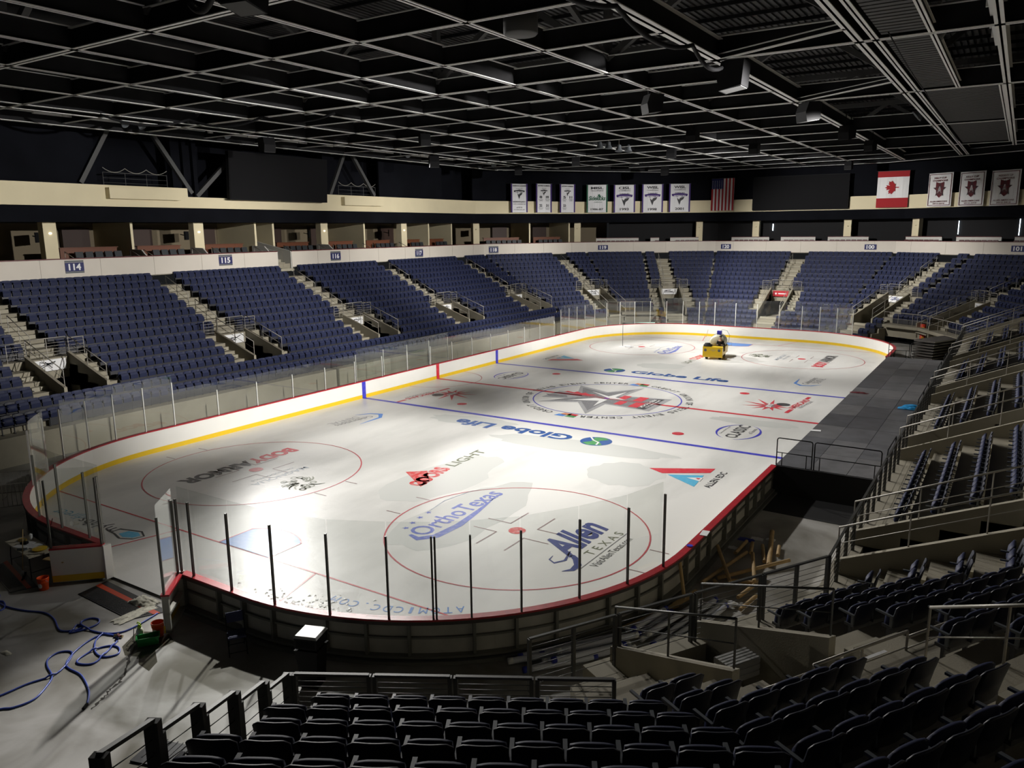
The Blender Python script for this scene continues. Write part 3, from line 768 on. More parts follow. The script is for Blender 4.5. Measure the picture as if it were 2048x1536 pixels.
# counters, televisions, wood cabinets
SU = [(180, 13.9, 11.3, 16.1, 'left of sign 114'), (180, 13.9, 6.5, 10.7, 'between signs 114 and 115'), (180, 13.9, 0.9, 5.2, 'left of the stair gap'), (180, 13.9, -6.0, -1.7, 'right of the stair gap'), (180, 13.9, -11.4, -7.3, 'between signs 116 and 117'), (180, 13.9, -16.5, -12.4, 'left of sign 117'), (180, 13.9, -21.0, -18.0, 'right of sign 117'), (180, 13.9, -25, -21.8, 'left of sign 118'), (150, 13.9, -16.2, -10.6, 'right of sign 118'), (150, 13.9, -21.6, -17.1, 'left of the last lit suite')]
for i, (th, o_, a, b_, nm) in enumerate(SU):
    r = empty('bar_counter', p3(th, 13.65, (a + b_) / 2, 8.3), math.radians(th - 90), f'red-brown bar counter in the suite {nm}', 'counter')
    b = MB(); b.box((0, 0, 0.45), ((b_ - a) * 0.8, 0.12, 0.9)); b.build('front_panel', 'wood_red', r)
    b = MB(); b.box((0, 0.05, 0.92), ((b_ - a) * 0.82, 0.4, 0.05)); b.build('counter_top', 'wood_red', r)
    r = empty('television', p3(th, 15.6, b_ - 0.3, 9.9), math.radians(th - 90) + 0.7, f'wall-mounted television in the suite {nm}', 'television')
    b = MB(); b.box((0, 0, 0), (1.1, 0.08, 0.65)); b.build('screen', 'screen', r); b = MB(); b.bar((0, 0.05, 0), (0.25, 0.5, 0.1), 0.06, 0.06); b.build('bracket', 'black', r)
    b = MB(); b.box((0, 0, 1.1), (1.9, 0.35, 2.2)); o = b.build('wood_cabinet', 'cabinet'); o.location = p3(th, 17.2, a + 1.3, 8.3); o.rotation_euler = (0, 0, math.radians(th - 90)); tag(o, f'tall dark wood cabinet at the back of the suite {nm}', 'cabinet')
# suite seats: two tiers of dark armchairs
def suite_chair():
    r = empty('suite_chair')
    b = MB(); b.box((0, -0.28, 0.42), (0.5, 0.5, 0.14)); b.build('seat', 'suite_seat', r)
    b = MB(); b.bar((0, 0.0, 0.42), (0, 0.12, 1.0), 0.5, 0.12, up=(0, 1, 0)); b.build('backrest', 'suite_seat', r)
    b = MB(); b.box((0.28, -0.2, 0.5), (0.08, 0.5, 0.3)); b.box((-0.28, -0.2, 0.5), (0.08, 0.5, 0.3)); b.build('armrests', 'suite_seat', r)
    b = MB(); b.box((0, -0.2, 0.17), (0.3, 0.3, 0.34)); b.build('base', 'seat_metal', r)
    return r
sc = None
for i, (th, o_, a, b_, nm) in enumerate(SU):
    for row, (o1, z) in enumerate(((11.75, 7.62), (12.85, 7.95))):
        n = int((b_ - a - 0.9) / 0.66)
        for k in range(n):
            if sc is None: sc = suite_chair(); o = sc
            else: o = copy_tree(sc)
            o.location = p3(th, o1, a + 0.5 + (k + 0.5) * 0.66, z); o.rotation_euler = (0, 0, math.radians(th - 90))
            tag(o, f'dark padded chair in the {["front", "back"][row]} row of the suite {nm}', 'chair', f'chairs in the {["front", "back"][row]} row of the suite {nm}')
    if i < 6:
        for q, t in enumerate((a + 0.12, b_ - 0.25)):
            rail('suite_stair_rail', [p3(th, 11.1, t, 7.62), p3(th, 12.6, t, 8.2)], 0.8, f'{["right", "left"][q]} grey stair rail at the seats of the suite {nm}', lines=(0.5,), posts=1.5)
    if i in (0, 1, 2, 3):
        b = MB(); q0, q1 = pt(th, 10.85, a - 0.2), pt(th, 13.2, a - 0.2)
        vs = []
        for s in (-0.05, 0.05): vs += [(q0[0], q0[1] + s, 7.6), (q1[0], q1[1] + s, 7.6), (q1[0], q1[1] + s, 9.05), (q0[0] - 0.9, q0[1] + s, 9.0), (q0[0], q0[1] + s, 8.3)]
        b.add(vs, [(0, 1, 2, 3, 4), (9, 8, 7, 6, 5), (0, 5, 6, 1), (1, 6, 7, 2), (2, 7, 8, 3), (3, 8, 9, 4), (4, 9, 5, 0)]); o = b.build('wall_divider', 'suite_white'); o['kind'] = 'structure'
# club level at the far end: white parapets with dark red seats in front
WP = [(120, -6.6, -1.6, 'first'), (120, -13.6, -10.3, 'third'), (120, -9.0, -8.0, 'second'), (90, 3.9, 8.2, 'fifth'), (90, -1.1, 2.6, 'sixth'), (90, -6.5, -2.4, 'seventh'), (60, 11.6, 15.6, 'eighth'), (60, 5.7, 10.1, 'ninth'), (60, 0.5, 4.5, 'tenth')]
cs = None
for th, a, b_, nm in WP:
    b = MB(); slab(b, th, 12.5, 12.62, 8.3, 9.0, a, b_); o = b.build('wall_parapet', 'suite_white'); o['kind'] = 'structure'
    b = MB(); slab(b, th, 12.44, 12.68, 9.0, 9.06, a, b_); o = b.build('trim_parapet', 'burgundy'); o['kind'] = 'structure'
    n = int((b_ - a) / 0.55)
    for k in range(n):
        if cs is None:
            cs = empty('club_seat'); q = MB(); q.bar((0, 0, 0.4), (0, 0.1, 0.98), 0.46, 0.07, up=(0, 1, 0)); q.build('backrest', 'club_seat', cs); q = MB(); q.box((0, -0.22, 0.42), (0.44, 0.4, 0.1)); q.build('seat', 'club_seat', cs); o = cs
        else: o = copy_tree(cs)
        o.location = p3(th, 12.0, a + (k + 0.5) * 0.55, 7.75); o.rotation_euler = (0, 0, math.radians(th - 90))
        tag(o, f'dark red club seat below the {nm} white parapet of the far end', 'seat', f'dark red club seats below the {nm} white parapet')
# daylight slits between the club curtains
for i, (u_th, t, w, h, z) in enumerate(((90, 3.9, 0.10, 0.75, 10.1), (60, 10.9, 0.05, 1.3, 9.9), (60, 5.0, 0.05, 1.5, 9.9))):
    b = MB(); b.box(p3(u_th, 13.9, t, z), (w, 0.05, h), math.radians(u_th - 90)); tag(b.build('light_gap', 'lamp_slit'), f'{["wide bright", "thin left", "thin right"][i]} sliver of daylight between the black club curtains', 'light gap')
# section number signs
SG = [('114', 180, 16.44, 8.11), ('115', 180, 5.37, 8.11), ('116', 180, -5.75, 8.05), ('117', 180, -16.88, 7.98), ('118', 150, -10.92, 7.97), ('119', 120, -2.3, 7.98), ('120', 90, 8.19, 7.99), ('100', 90, -7.05, 7.99), ('101', 60, 2.97, 8.02)]
SGN = {'114': 'nearest on the left', '115': 'left of the fascia gap', '116': 'right of the fascia gap', '117': 'fourth along the left side', '118': 'by the far left corner', '119': 'below the wide banners', '120': 'below the striped flag', '100': 'below the maple leaf flag', '101': 'at the right edge'}
for s, th, t, z in SG:
    r = empty('section_sign', p3(th, 10.53, t, z), math.radians(th - 90), f'navy section sign {s} on the white fascia, {SGN[s]}', 'sign')
    b = MB(); b.box((0, 0, 0), (1.15, 0.04, 0.54)); b.build('panel', 'navy', r)
    if s in ('114', '115', '118', '117', '116'):
        b = MB(); b.box((0, 0, 0.34), (1.15, 0.03, 0.11)); b.box((0, 0, -0.33), (1.15, 0.03, 0.10)); b.build('header_strip', 'arm', r)
    b = MB(); put_text(b, s, (-0.38, -0.03, -0.2), (1, 0, 0), (0, 0, 1), 0.76, 0.40, bold=0.035); b.build('number', 'white', r)
# ------------------------------------------------------------------ video boards
def vboard(th, t0, t1, o_, z0, z1, lab, tilt):
    r = empty('video_board', p3(th, o_, (t0 + t1) / 2, z0), math.radians(th - 90), lab, 'video board')
    w, h = abs(t1 - t0), z1 - z0
    b = MB(); M4 = Matrix.Rotation(tilt, 4, 'X')
    b.box((0, 0, 0), (w, 0.35, h), M4=Matrix.Translation((0, 0, h / 2)) @ M4); b.build('cabinet', 'black', r)
    b = MB(); b.box((0, 0, 0), (w - 0.1, 0.04, h - 0.1), M4=Matrix.Translation((0, -0.19, h / 2)) @ M4); b.build('screen', 'screen', r)
vboard(180, -5.7, 4.1, 11.2, 12.5, 16.0, 'large blank video board leaning over the left suites', 0.06)
vboard(90, -4.4, 5.65, 11.6, 11.95, 15.6, 'large blank video board at the far end between two flags', 0.0)
# ------------------------------------------------------------------ banners and flags
def banner(th, t, w, z0, z1, edge, lab, draw, mat_='banner', name='banner'):
    r = empty(name, p3(th, 11.35, t, z0), math.radians(th - 90), lab, 'banner')
    h = z1 - z0; b = MB(); n = 10
    vs = []; fs = []
    for i in range(n + 1):
        for k in range(2):
            vs.append((-w / 2 + w * i / n, 0.03 * math.sin(i * 1.3 + k), h * k))
    fs = [(2 * i, 2 * i + 2, 2 * i + 3, 2 * i + 1) for i in range(n)]
    vs += [(v[0], v[1] + 0.015, v[2]) for v in vs]; m = 2 * (n + 1)
    fs += [(m + a, m + d, m + c, m + b_) for a, b_, c, d in fs]
    b.add(vs, fs); b.build('cloth', mat_, r)
    b = MB(); b.tube([(-w / 2 - .06, 0, h + 0.02), (w / 2 + .06, 0, h + 0.02)], 0.025, 6); b.build('pole', 'steel_mid', r)
    if edge:
        b = MB()
        for s in (-1, 1): b = MB(); b.box((s * (w / 2 - 0.07), -0.04, h / 2), (0.16, 0.02, h)); b.build('side_stripe', edge, r)
    inks = {}
    def T(body, x, z, ww, hh, m='ink', **k):
        inks.setdefault(m, MB()); put_text(inks[m], body, (x - ww / 2, -0.055, z), (1, 0, 0), (0, 0, 1), ww, hh, **k)
    def Pg(pts, m='ink', y=-0.05):
        inks.setdefault(m, MB()); put_poly(inks[m], pts, (0, y, 0), (1, 0, 0), (0, 0, 1))
    draw(T, Pg, w, h)
    for m, q in inks.items(): q.build('lettering' if m in ('ink',) else 'print', m, r)
def crest(T, Pg, cx, cz, s, m='ink'):
    Pg([(cx - s, cz + .35 * s), (cx - .95 * s, cz + .1 * s), (cx - .3 * s, cz - .02 * s), (cx, cz + .12 * s), (cx + .3 * s, cz - .02 * s), (cx + .95 * s, cz + .1 * s), (cx + s, cz + .35 * s), (cx, cz + .5 * s)], m)
    Pg([(cx - .35 * s, cz - .08 * s), (cx - .1 * s, cz - .35 * s), (cx + .1 * s, cz - 0.1 * s), (cx + .6 * s, cz - .0 * s), (cx + .45 * s, cz - .3 * s), (cx + .15 * s, cz - .5 * s), (cx, cz - 1.0 * s), (cx - .2 * s, cz - .55 * s)], 'ink')
def champ(a, yr):
    def d(T, Pg, w, h):
        T(a, 0, h - 0.5, w * .55, .3, bold=.03); T('CHAMPIONS', 0, h - .72, w * .55, .12)
        T('DALLAS', 0, h - 1.06, w * .45, .12, bold=.02); crest(T, Pg, 0, h - 1.45, w * .38, 'purple'); T('SIDEKICKS', 0, h - 1.42, w * .56, .16, 'banner', bold=.03); T(yr, 0, 0.22, w * .42, .28, bold=.03)
    return d
def retired(nums, head):
    def d(T, Pg, w, h):
        T(head, 0, h - .28, w * .74, .13, bold=.02); T('DALLAS', 0, h - .55, w * .28, .08); crest(T, Pg, 0, h - .85, w * .22); T('SIDEKICKS', 0, h - .83, w * .36, .1, 'banner')
        for n_, x, z, a, c in nums:
            T(n_, x * w, z, w * .17, .28, bold=.03); T(a, x * w, z - .16, w * .28, .08); T(c, x * w, z - .30, w * .2, .09)
    return d
def sid(T, Pg, w, h):
    T('MISL', 0, h - .5, w * .6, .28, bold=.03); T('CHAMPIONS', 0, h - .72, w * .6, .12); T('Sidekicks', 0, h - 1.75, w * .8, .5, 'green_b', shear=.3, bold=.02); Pg([(.1, h - 1.1), (.3, h - 1.05), (.34, h - 1.2), (.5, h - 1.25), (.35, h - 1.42), (.2, h - 1.4), (.12, h - 1.25)], 'green_b'); T('CHAMPIONS', .1, h - 2.0, w * .4, .1, 'green_b'); T('1986-87', 0, .25, w * .6, .22, bold=.02)
def jago(T, Pg, w, h):
    T('SIDEKICKS LEGENDS', 0, h - .28, w * .8, .13, bold=.02); T('DALLAS', 0, h - .55, w * .4, .09); crest(T, Pg, 0, h - .95, w * .33); T('SIDEKICKS', 0, h - .92, w * .5, .14, 'banner', bold=.03); T('GORDON JAGO', 0, 1.05, w * .76, .17, bold=.03); T('COACH PRESIDENT GM', 0, .85, w * .76, .1); T('#101%', 0, .45, w * .35, .16); T('PLAYER FOR LIFE', 0, .25, w * .66, .09)
banner(150, -14.56, 2.05, 11.99, 15.07, 'purple', 'white banner with purple edges reading GORDON JAGO, leftmost of the row', jago)
banner(150, -17.7, 2.0, 11.99, 15.13, 'purple', 'white retired numbers banner with 8, 10, 22 and 31', retired((('8', -.2, 1.55, 'KEVIN SMITH', 'SMITH'), ('10', .22, 1.55, 'WAYNE', 'WILLE'), ('22', -.2, .62, 'DOYLE', 'DAVID'), ('31', .22, .62, 'TATU KRYS', 'SAGU')), 'RETIRED NUMBERS'))
banner(150, -20.8, 2.0, 11.99, 15.12, 'purple', 'white retired numbers banner, the sparser of two, with 5, 11 and 23', retired((('5', -.2, 1.55, 'MIKE POW', 'UELL'), ('11', .22, 1.55, 'BEHUNIN', 'STEPH'), ('23', -.2, .62, 'RICHARD', 'CHINA')), 'RETIRED NUMBERS'))
banner(120, -1.6, 2.4, 11.98, 15.09, 'green_b', 'white championship banner with green edges reading MISL 1986-87', sid)
banner(120, -4.75, 2.45, 11.95, 15.05, 'purple', 'white and purple championship banner reading CISL 1993', champ('CISL', '1993'))
banner(120, -7.97, 2.4, 11.91, 15.07, 'purple', 'white and purple championship banner reading WISL 1998, third of the four wide ones', champ('WISL', '1998'))
banner(120, -11.07, 2.4, 11.94, 15.09, 'purple', 'white and purple championship banner reading WISL 2001, beside the striped flag', champ('WISL', '2001'))
def am(top, yr):
    def d(T, Pg, w, h):
        e = .1
        for a in ((-w / 2 + e, e, w / 2 - e, e + .05), (-w / 2 + e, h - e - .05, w / 2 - e, h - e), (-w / 2 + e, e, -w / 2 + e + .05, h - e), (w / 2 - e - .05, e, w / 2 - e, h - e)):
            Pg([(a[0], a[1]), (a[2], a[1]), (a[2], a[3]), (a[0], a[3])], 'maroon')
        T(top, 0, h - .55, w * .5, .17, 'maroon', bold=.02); T('CHAMPIONS', 0, h - .8, w * .62, .16, 'maroon', bold=.02)
        cz = h * .5; R_ = .72
        Pg([(-.42, cz + .75), (0, cz + .62), (.42, cz + .75), (.42, cz + .2), (.3, cz - .5), (0, cz - .75), (-.3, cz - .5), (-.42, cz + .2)], 'maroon', -.045)
        Pg([(R_ * math.cos(PI / 2 + k * PI / 5) * (1 if k % 2 == 0 else .42), cz + R_ * math.sin(PI / 2 + k * PI / 5) * (1 if k % 2 == 0 else .42)) for k in range(10)], 'ink', -.05)
        Pg([(R_ * .8 * math.cos(PI / 2 + k * PI / 5) * (1 if k % 2 == 0 else .42), cz + R_ * .8 * math.sin(PI / 2 + k * PI / 5) * (1 if k % 2 == 0 else .42)) for k in range(10)], 'maroon', -.055)
        inner = 'A'; T(inner, 0, cz - .3, .5, .62, 'white', bold=.05)
        T('ALLEN AMERICANS', 0, .42, w * .72, .14, 'maroon', bold=.02); T(yr, 0, .22, w * .5, .13, 'maroon', bold=.02)
    return d
banner(60, 11.5, 2.5, 11.93, 15.11, None, 'white banner with dark red frame reading KELLY CUP CHAMPIONS, next to the maple leaf flag', am('KELLY CUP', '2015-2016'), 'white')
banner(60, 8.3, 2.45, 11.88, 15.04, None, 'white banner with dark red frame reading KELLY CUP CHAMPIONS, middle of the right three', am('KELLY CUP', '2014-2015'), 'white')
banner(60, 5.2, 2.6, 11.83, 14.96, None, "white banner with dark red frame reading PRESIDENTS' CUP CHAMPIONS", am("PRESIDENTS' CUP", '2012-2013'), 'white')
def usd(T, Pg, w, h):
    for i in range(7): x = -w / 2 + w * (2 * i) / 13; Pg([(x, 0), (x + w / 13, 0), (x + w / 13, h), (x, h)], 'flag_red', -.04)
    Pg([(-w / 2, h * .62 + .2), (0.07, h * .62 + .2), (.07, h), (-w / 2, h)], 'flag_blue', -.05)
    for r_ in range(6):
        for c in range(5):
            x, z = -w / 2 + .13 + c * .26 + (.0 if r_ % 2 else .0), h * .62 + .28 + r_ * .16
            Pg([(x + .05 * math.cos(PI / 2 + k * PI / 5) * (1 if k % 2 == 0 else .42), z + .05 * math.sin(PI / 2 + k * PI / 5) * (1 if k % 2 == 0 else .42)) for k in range(10)], 'white', -.058)
banner(90, 9.1, 2.6, 12.04, 15.6, None, 'United States flag hung vertically beside the far video board', usd, 'white', 'flag')
def cad(T, Pg, w, h):
    Pg([(-w / 2, 0), (w / 2, 0), (w / 2, h * .26), (-w / 2, h * .26)], 'flag_red', -.04); Pg([(-w / 2, h * .84), (w / 2, h * .84), (w / 2, h), (-w / 2, h)], 'flag_red', -.04)
    L_ = [(0, 1.0), (.13, .72), (.33, .84), (.26, .36), (.50, .60), (.55, .48), (.84, .52), (.74, .26), (.90, .14), (.45, -.20), (.50, -.34), (.06, -.28), (.06, -.75)]
    pts = L_ + [(-a, b) for a, b in L_[::-1][:-1]]
    s = .75; cz = h * .55; Pg([(-b * s, cz + a * s) for a, b in pts], 'flag_red', -.05)
banner(90, -8.6, 2.95, 11.98, 15.6, None, 'red and white maple leaf flag hung vertically', cad, 'white', 'flag')

# ================================================================== roof: main trusses, grid of I-beams, deck, ducts
ZB = 16.5
def ibeam(mb, a, b, w, h, fl='flange'):
    a, b = Vector(a), Vector(b)
    mb.mi = 0; mb.bar(a + Vector((0, 0, 0.015)), b + Vector((0, 0, 0.015)), w, 0.03); mb.bar(a + Vector((0, 0, h)), b + Vector((0, 0, h)), w, 0.03)
    mb.mi = 1; mb.bar(a + Vector((0, 0, h / 2)), b + Vector((0, 0, h / 2)), w * 0.25, h)
def sbeam(a, b, w, h, nm='roof_beam'):
    m = MB(); ibeam(m, a, b, w, h); o = m.build(nm, ['flange', 'beam_dark']); o['kind'] = 'structure'
XG = [-22.6, -17.9, -13.3, -8.6, -4.15, 0.3, 4.9, 9.6]
for x in XG: sbeam((x, -31 if x > -10 else -26, ZB), (x, 46 if abs(x) < 10 else 34, ZB), 0.26 if x < 9 else 0.46, 0.75)
YG = [-25.6, -20.6, -15.8, -10.5, -6.2, -1.9, 2.3, 7.3, 12.3, 17.4, 22.5, 27.5, 32.6, 37.8, 43]
MAINY = (-10.5, 2.3, 17.4, 32.6)
for y in YG:
    big = y in MAINY or y in (-25.6,)
    sbeam((-29.5 if y < 34 else -16, y, ZB), (9.6, y, ZB), 0.34 if big else 0.20, 0.7)
    if y in MAINY or y == -20.6: sbeam((9.6, y, ZB), (29 if y < 30 else 20, y, ZB), 0.30, 0.85)
for x, w in ((14.75, 0.32), (15.3, 0.24), (19.0, 0.3)):
    sbeam((x, -32, ZB), (x, 44 if x < 16 else 36, ZB), w, 0.7)
sbeam((-27.9, -30, ZB - .15), (-27.9, 30, ZB - .15), 0.34, 0.6); sbeam((-24.2, -30, ZB), (-24.2, 34, ZB), 0.3, 0.6)
for a, b in (((-27.9, 30), (-14, 47)), ((-14, 47), (8, 47.5)), ((8, 47.5), (20, 41)), ((20, 41), (28, 30))): sbeam((a[0], a[1], ZB - .1), (b[0], b[1], ZB - .1), 0.34, 0.6)
sbeam((9.6, 2.3, ZB), (14.7, -1.2, ZB), 0.2, 0.2); sbeam((9.6, -10.5, ZB), (14.7, -12.8, ZB), 0.2, 0.2)
# upper chord level with diagonals
ZT = 20.2
for i, y in enumerate((-25.6, -10.5, 2.3, 17.4, 32.6)):
    t = MB(); t.bar((-30, y, ZT), (29, y, ZT), 0.35, 0.35)
    xs = [-29.5, -22.6, -13.3, -4.15, 4.9, 14.75, 22]
    for k, (a, b) in enumerate(zip(xs[:-1], xs[1:])):
        t.bar((a, y, ZB + .6), ((a + b) / 2, y, ZT), 0.26, 0.26); t.bar(((a + b) / 2, y, ZT), (b, y, ZB + .6), 0.26, 0.26); t.bar((b, y, ZB + .5), (b, y, ZT), 0.3, 0.3)
    o = t.build('roof_truss', 'steel_mid'); o['kind'] = 'structure'
for i, x in enumerate((-8.6, 4.9, 14.75)):
    t = MB(); t.bar((x, -28, ZT), (x, 44, ZT), 0.3, 0.3)
    ys = [-25.6, -18, -10.5, -4, 2.3, 10, 17.4, 25, 32.6, 40]
    for k, (a, b) in enumerate(zip(ys[:-1], ys[1:])):
        t.bar((x, a, ZB + .6 if k % 2 == 0 else ZT), (x, b, ZT if k % 2 == 0 else ZB + .6), 0.2, 0.2)
    o = t.build('roof_truss', 'steel_mid'); o['kind'] = 'structure'
dk = MB()
n = 190
for i in range(n):       # ribbed metal deck
    x = -34 + i * 0.36; dk.add([(x, -45, 21.2), (x + 0.18, -45, 21.2), (x + 0.18, 60, 21.2), (x, 60, 21.2), (x + 0.18, -45, 21.3), (x + 0.36, -45, 21.3), (x + 0.36, 60, 21.3), (x + 0.18, 60, 21.3)], [(0, 1, 2, 3), (4, 5, 6, 7), (1, 4, 7, 2)])
struct(dk, 'ceiling', 'steel_mid')
pur = MB()
for k in range(34): pur.bar((-33, -40 + k * 2.6, 21.05), (33, -40 + k * 2.6, 21.05), 0.12, 0.18)
struct(pur, 'ceiling_purlins', 'beam_dark')
# ribbed catwalk decking on the right
for a, b in ((-30, -10.7), (-10.3, 2.1), (2.5, 17.2), (17.6, 32.4)):
    c = MB(); x0, x1 = (15.5, 16.9) if b < 2.2 else (15.5, 18.6)
    m = int((b - a) / 0.42)
    for k in range(m): c.box(((x0 + x1) / 2, a + (k + .5) * (b - a) / m, ZB + 0.12), (x1 - x0, 0.30, 0.03)); c.box(((x0 + x1) / 2, a + (k + 1) * (b - a) / m, ZB + 0.16), (x1 - x0, 0.12, 0.03))
    o = c.build('catwalk_deck', 'steel_mid'); o['kind'] = 'structure'
    sbeam((x1 + 0.15, a, ZB), (x1 + 0.15, b, ZB), 0.2, 0.3)
# box girders beside the lit lamps on the left catwalk
for y0, y1 in ((-18, -12.8), (-6.6, 5.0), (9.5, 21), (24, 31)):
    c = MB(); c.bb((-27.0, y0, ZB + 0.25), (-26.9, y1, ZB + 1.2))
    for k in range(int((y1 - y0) / 1.6)): c.bb((-26.9, y0 + k * 1.6, ZB + 0.25), (-26.8, y0 + k * 1.6 + 0.06, ZB + 1.2))
    o = c.build('catwalk_side_panel', 'flange'); o['kind'] = 'structure'
c = MB(); c.bb((18.7, -13.5, ZB + .3), (18.8, -5.4, ZB + 2.0)); 
for k in range(5): c.bb((18.62, -13.5 + k * 1.6, ZB + .3), (18.7, -13.42 + k * 1.6, ZB + 2.0))
o = c.build('catwalk_side_panel', 'flange'); o['kind'] = 'structure'
# spiral ducts
for i, (x, y0, y1, z, r_) in enumerate(((-20.5, -16, 16, 18.6, 0.55), (-15.8, -30, -8, 18.9, 0.6), (22.5, 0, 30, 18.3, 0.7))):
    b = MB(); pts = []; rr = []
    for k in range(int((y1 - y0) / 0.25)): pts.append((x, y0 + k * 0.25, z)); rr.append(r_ * (1.0 if k % 2 else 0.965))
    b.tube(pts, rr, 16); tag(b.build('spiral_duct', 'duct', None, True), ['round spiral duct above the left beams behind the lit lamps', 'nearest round spiral duct at upper left', 'round duct above the right side catwalk'][i], 'duct')
# flood lamps
def flood(p, tgt, lab, n=2):
    r = empty('flood_light', p, 0, lab, 'flood light')
    d = (Vector(tgt) - Vector(p)).normalized(); q = d.to_track_quat('-Z', 'Y').to_matrix().to_4x4()
    b = MB()
    b.lathe((0, 0, 0), [(0.12, 0.35), (0.16, 0.30), (0.18, 0.1), (0.30, -0.12), (0.31, -0.16)], 16, M4=q); b.build('housing', 'arm', r)
    b = MB(); b.lathe((0, 0, 0), [(0.0, -0.13), (0.28, -0.13), (0.28, -0.15), (0, -0.15)], 16, M4=q); b.build('lens', 'lamp_on', r)
    b = MB(); b.bar((0, 0, 0.1), (0, 0, 0.75), 0.05, 0.05); b.bar((-0.25, 0, 0.75), (0.25, 0, 0.75), 0.06, 0.04); b.build('bracket', 'rail', r)
FL = [((-26.3, -13.0, 16.75), 'lit flood light farthest left on the left catwalk'), ((-26.3, -11.9, 16.75), 'second lit flood light from the left on the left catwalk'), ((-26.3, -5.6, 16.75), 'lit flood light on the left catwalk by the first hanging speaker'), ((-26.0, 13.1, 16.75), 'brightest lit flood light in the middle of the left catwalk'), ((-26.0, 12.3, 16.9), 'lit flood light just left of the brightest one'), ((-26.3, 27.0, 16.75), 'lit flood light at the far end of the left catwalk')]
for p, lab in FL: flood(p, (0, p[1] * .5, 0), lab)
flood((14.1, 14.2, 16.9), (-6, 10, 0), 'lit flood light on the right side above the ribbed catwalk'); flood((14.1, 15.1, 16.9), (-6, 10, 0), 'second lit flood light above the right ribbed catwalk')
flood((17.2, -10.0, 17.0), (-8, -8, 0), 'white flood light at the top right corner, upper of two'); flood((17.2, -9.4, 16.8), (-8, -8, 0), 'white flood light at the top right corner, lower of two')
for i, (x, y) in enumerate(((-7.6, 13.9), (-7.1, 14.4), (-7.4, 16.9), (-6.8, 17.4))):
    flood((x, y, 16.3), (-7, 14, 0), ['small', 'small', 'small', 'small'][i] + ' white lamp under the middle of the roof grid, ' + ['far left', 'second', 'third', 'far right'][i] + ' of four')
# hanging loudspeakers
def speaker(p, rz, lab, s=1.0):
    r = empty('loudspeaker', p, rz, lab, 'loudspeaker')
    b = MB(); prof = [(-0.45, -0.9), (0.35, -0.75), (0.42, 0.1), (-0.38, 0.1), (-0.55, -0.4)]
    vs = [(x * s, sy * 0.42 * s, z * s) for sy in (-1, 1) for x, z in prof]; n = 5
    b.add(vs, [tuple(range(n)), tuple(range(n, 2 * n))[::-1]] + [(i, n + i, n + (i + 1) % n, (i + 1) % n) for i in range(n)]); b.build('cabinet', 'black', r)
    b = MB(); b.add([(-0.46 * s, -.38 * s, -.88 * s), (0.33 * s, -.38 * s, -.765 * s), (.33 * s, .38 * s, -.765 * s), (-.46 * s, .38 * s, -.88 * s), (-0.46 * s, -.38 * s, -.90 * s), (0.33 * s, -.38 * s, -.785 * s), (.33 * s, .38 * s, -.785 * s), (-.46 * s, .38 * s, -.90 * s)], [(0, 1, 2, 3), (4, 7, 6, 5), (0, 4, 5, 1), (1, 5, 6, 2), (2, 6, 7, 3), (3, 7, 4, 0)]); b.build('grille', 'steel_mid', r)
    b = MB()
    for q in (-.3, .3): b.bar((q * s, 0, .1 * s), (q * s, 0, .9 * s), .04, .04)
    b.build('hanger', 'black', r)
SPK = [((3.6, -28.2), 'large black loudspeaker hanging at upper left', 1.0), ((-24, -4.2), 'black loudspeaker in front of the left flood lights', 1.0), ((-23.5, 13.6), 'black loudspeaker beside the brightest left flood light', 1.0), ((-23.5, 27.4), 'black loudspeaker at the far end of the left catwalk', .9), ((-14, 0.6), 'small black loudspeaker over the left part of the grid', .8),
       ((4.6, -4.8), 'black loudspeaker hanging above mid ice', .9), ((10.2, -10.0), 'large black loudspeaker under the broad roof beam', 1.1), ((10.3, 2.4), 'second black loudspeaker along the broad roof beam', 1.0), ((10.2, 13.6), 'third black loudspeaker along the broad roof beam', .9), ((10.0, 24), 'fourth black loudspeaker along the broad roof beam', .8),
       ((1.4, 9.5), 'small black loudspeaker near the middle of the roof', .8), ((-4.4, 20.5), 'small black loudspeaker above the far blue line', .8), ((-12, 38), 'black loudspeaker above the far left banners', .9), ((2.2, 20.9), 'small black loudspeaker above the far video board', .8), ((-14, 22), 'small black loudspeaker above the far left seats', .8), ((5.0, 44), 'black loudspeaker near the far video board top', .8)]
for (x, y), lab, s in SPK: speaker((x, y, ZB - 0.15), math.atan2(-10 - y, 0 - x) + PI, lab, s)
# round mesh drum hanging at the top and cable runs
r = empty('hanging_drum', (6.3, -19.6, 16.6), 0, 'round grey drum hanging from the roof at top centre-left', 'drum'); b = MB(); b.lathe((0, 0, 0), [(0.0, -0.45), (.5, -.45), (.55, -.4), (.55, .5), (0, .5)], 20); b.build('shell', 'steel_mid', r, True)
for i, pts in enumerate((((0, -27), (3, -28.3), (6, -28.0), (9, -26.5), (12, -25)), ((9.9, -27), (9.8, -20), (9.9, -14), (9.8, -10)), ((15.9, -12), (15.7, 2), (15.6, 12), (15.5, 30)), ((-22, -17), (-20, -13), (-16, -11.2), (-10, -10.8)))):
    b = MB(); P_ = []
    for (x0, y0), (x1, y1) in zip(pts[:-1], pts[1:]):
        for k in range(8): s = k / 8; P_.append((x0 + (x1 - x0) * s, y0 + (y1 - y0) * s, ZB - 0.1 - (0.45 if i != 2 else .1) * 4 * s * (1 - s)))
    b.tube(P_, [0.10, 0.08, 0.025, 0.07][i], 6); tag(b.build('cable_bundle', 'black', None, True), ['black cable bundle looping across the top left', 'black cable bundle along the broad beam', 'thin dark cable strung along the right catwalk', 'black cable bundle sagging by the left flood lights'][i], 'cable')
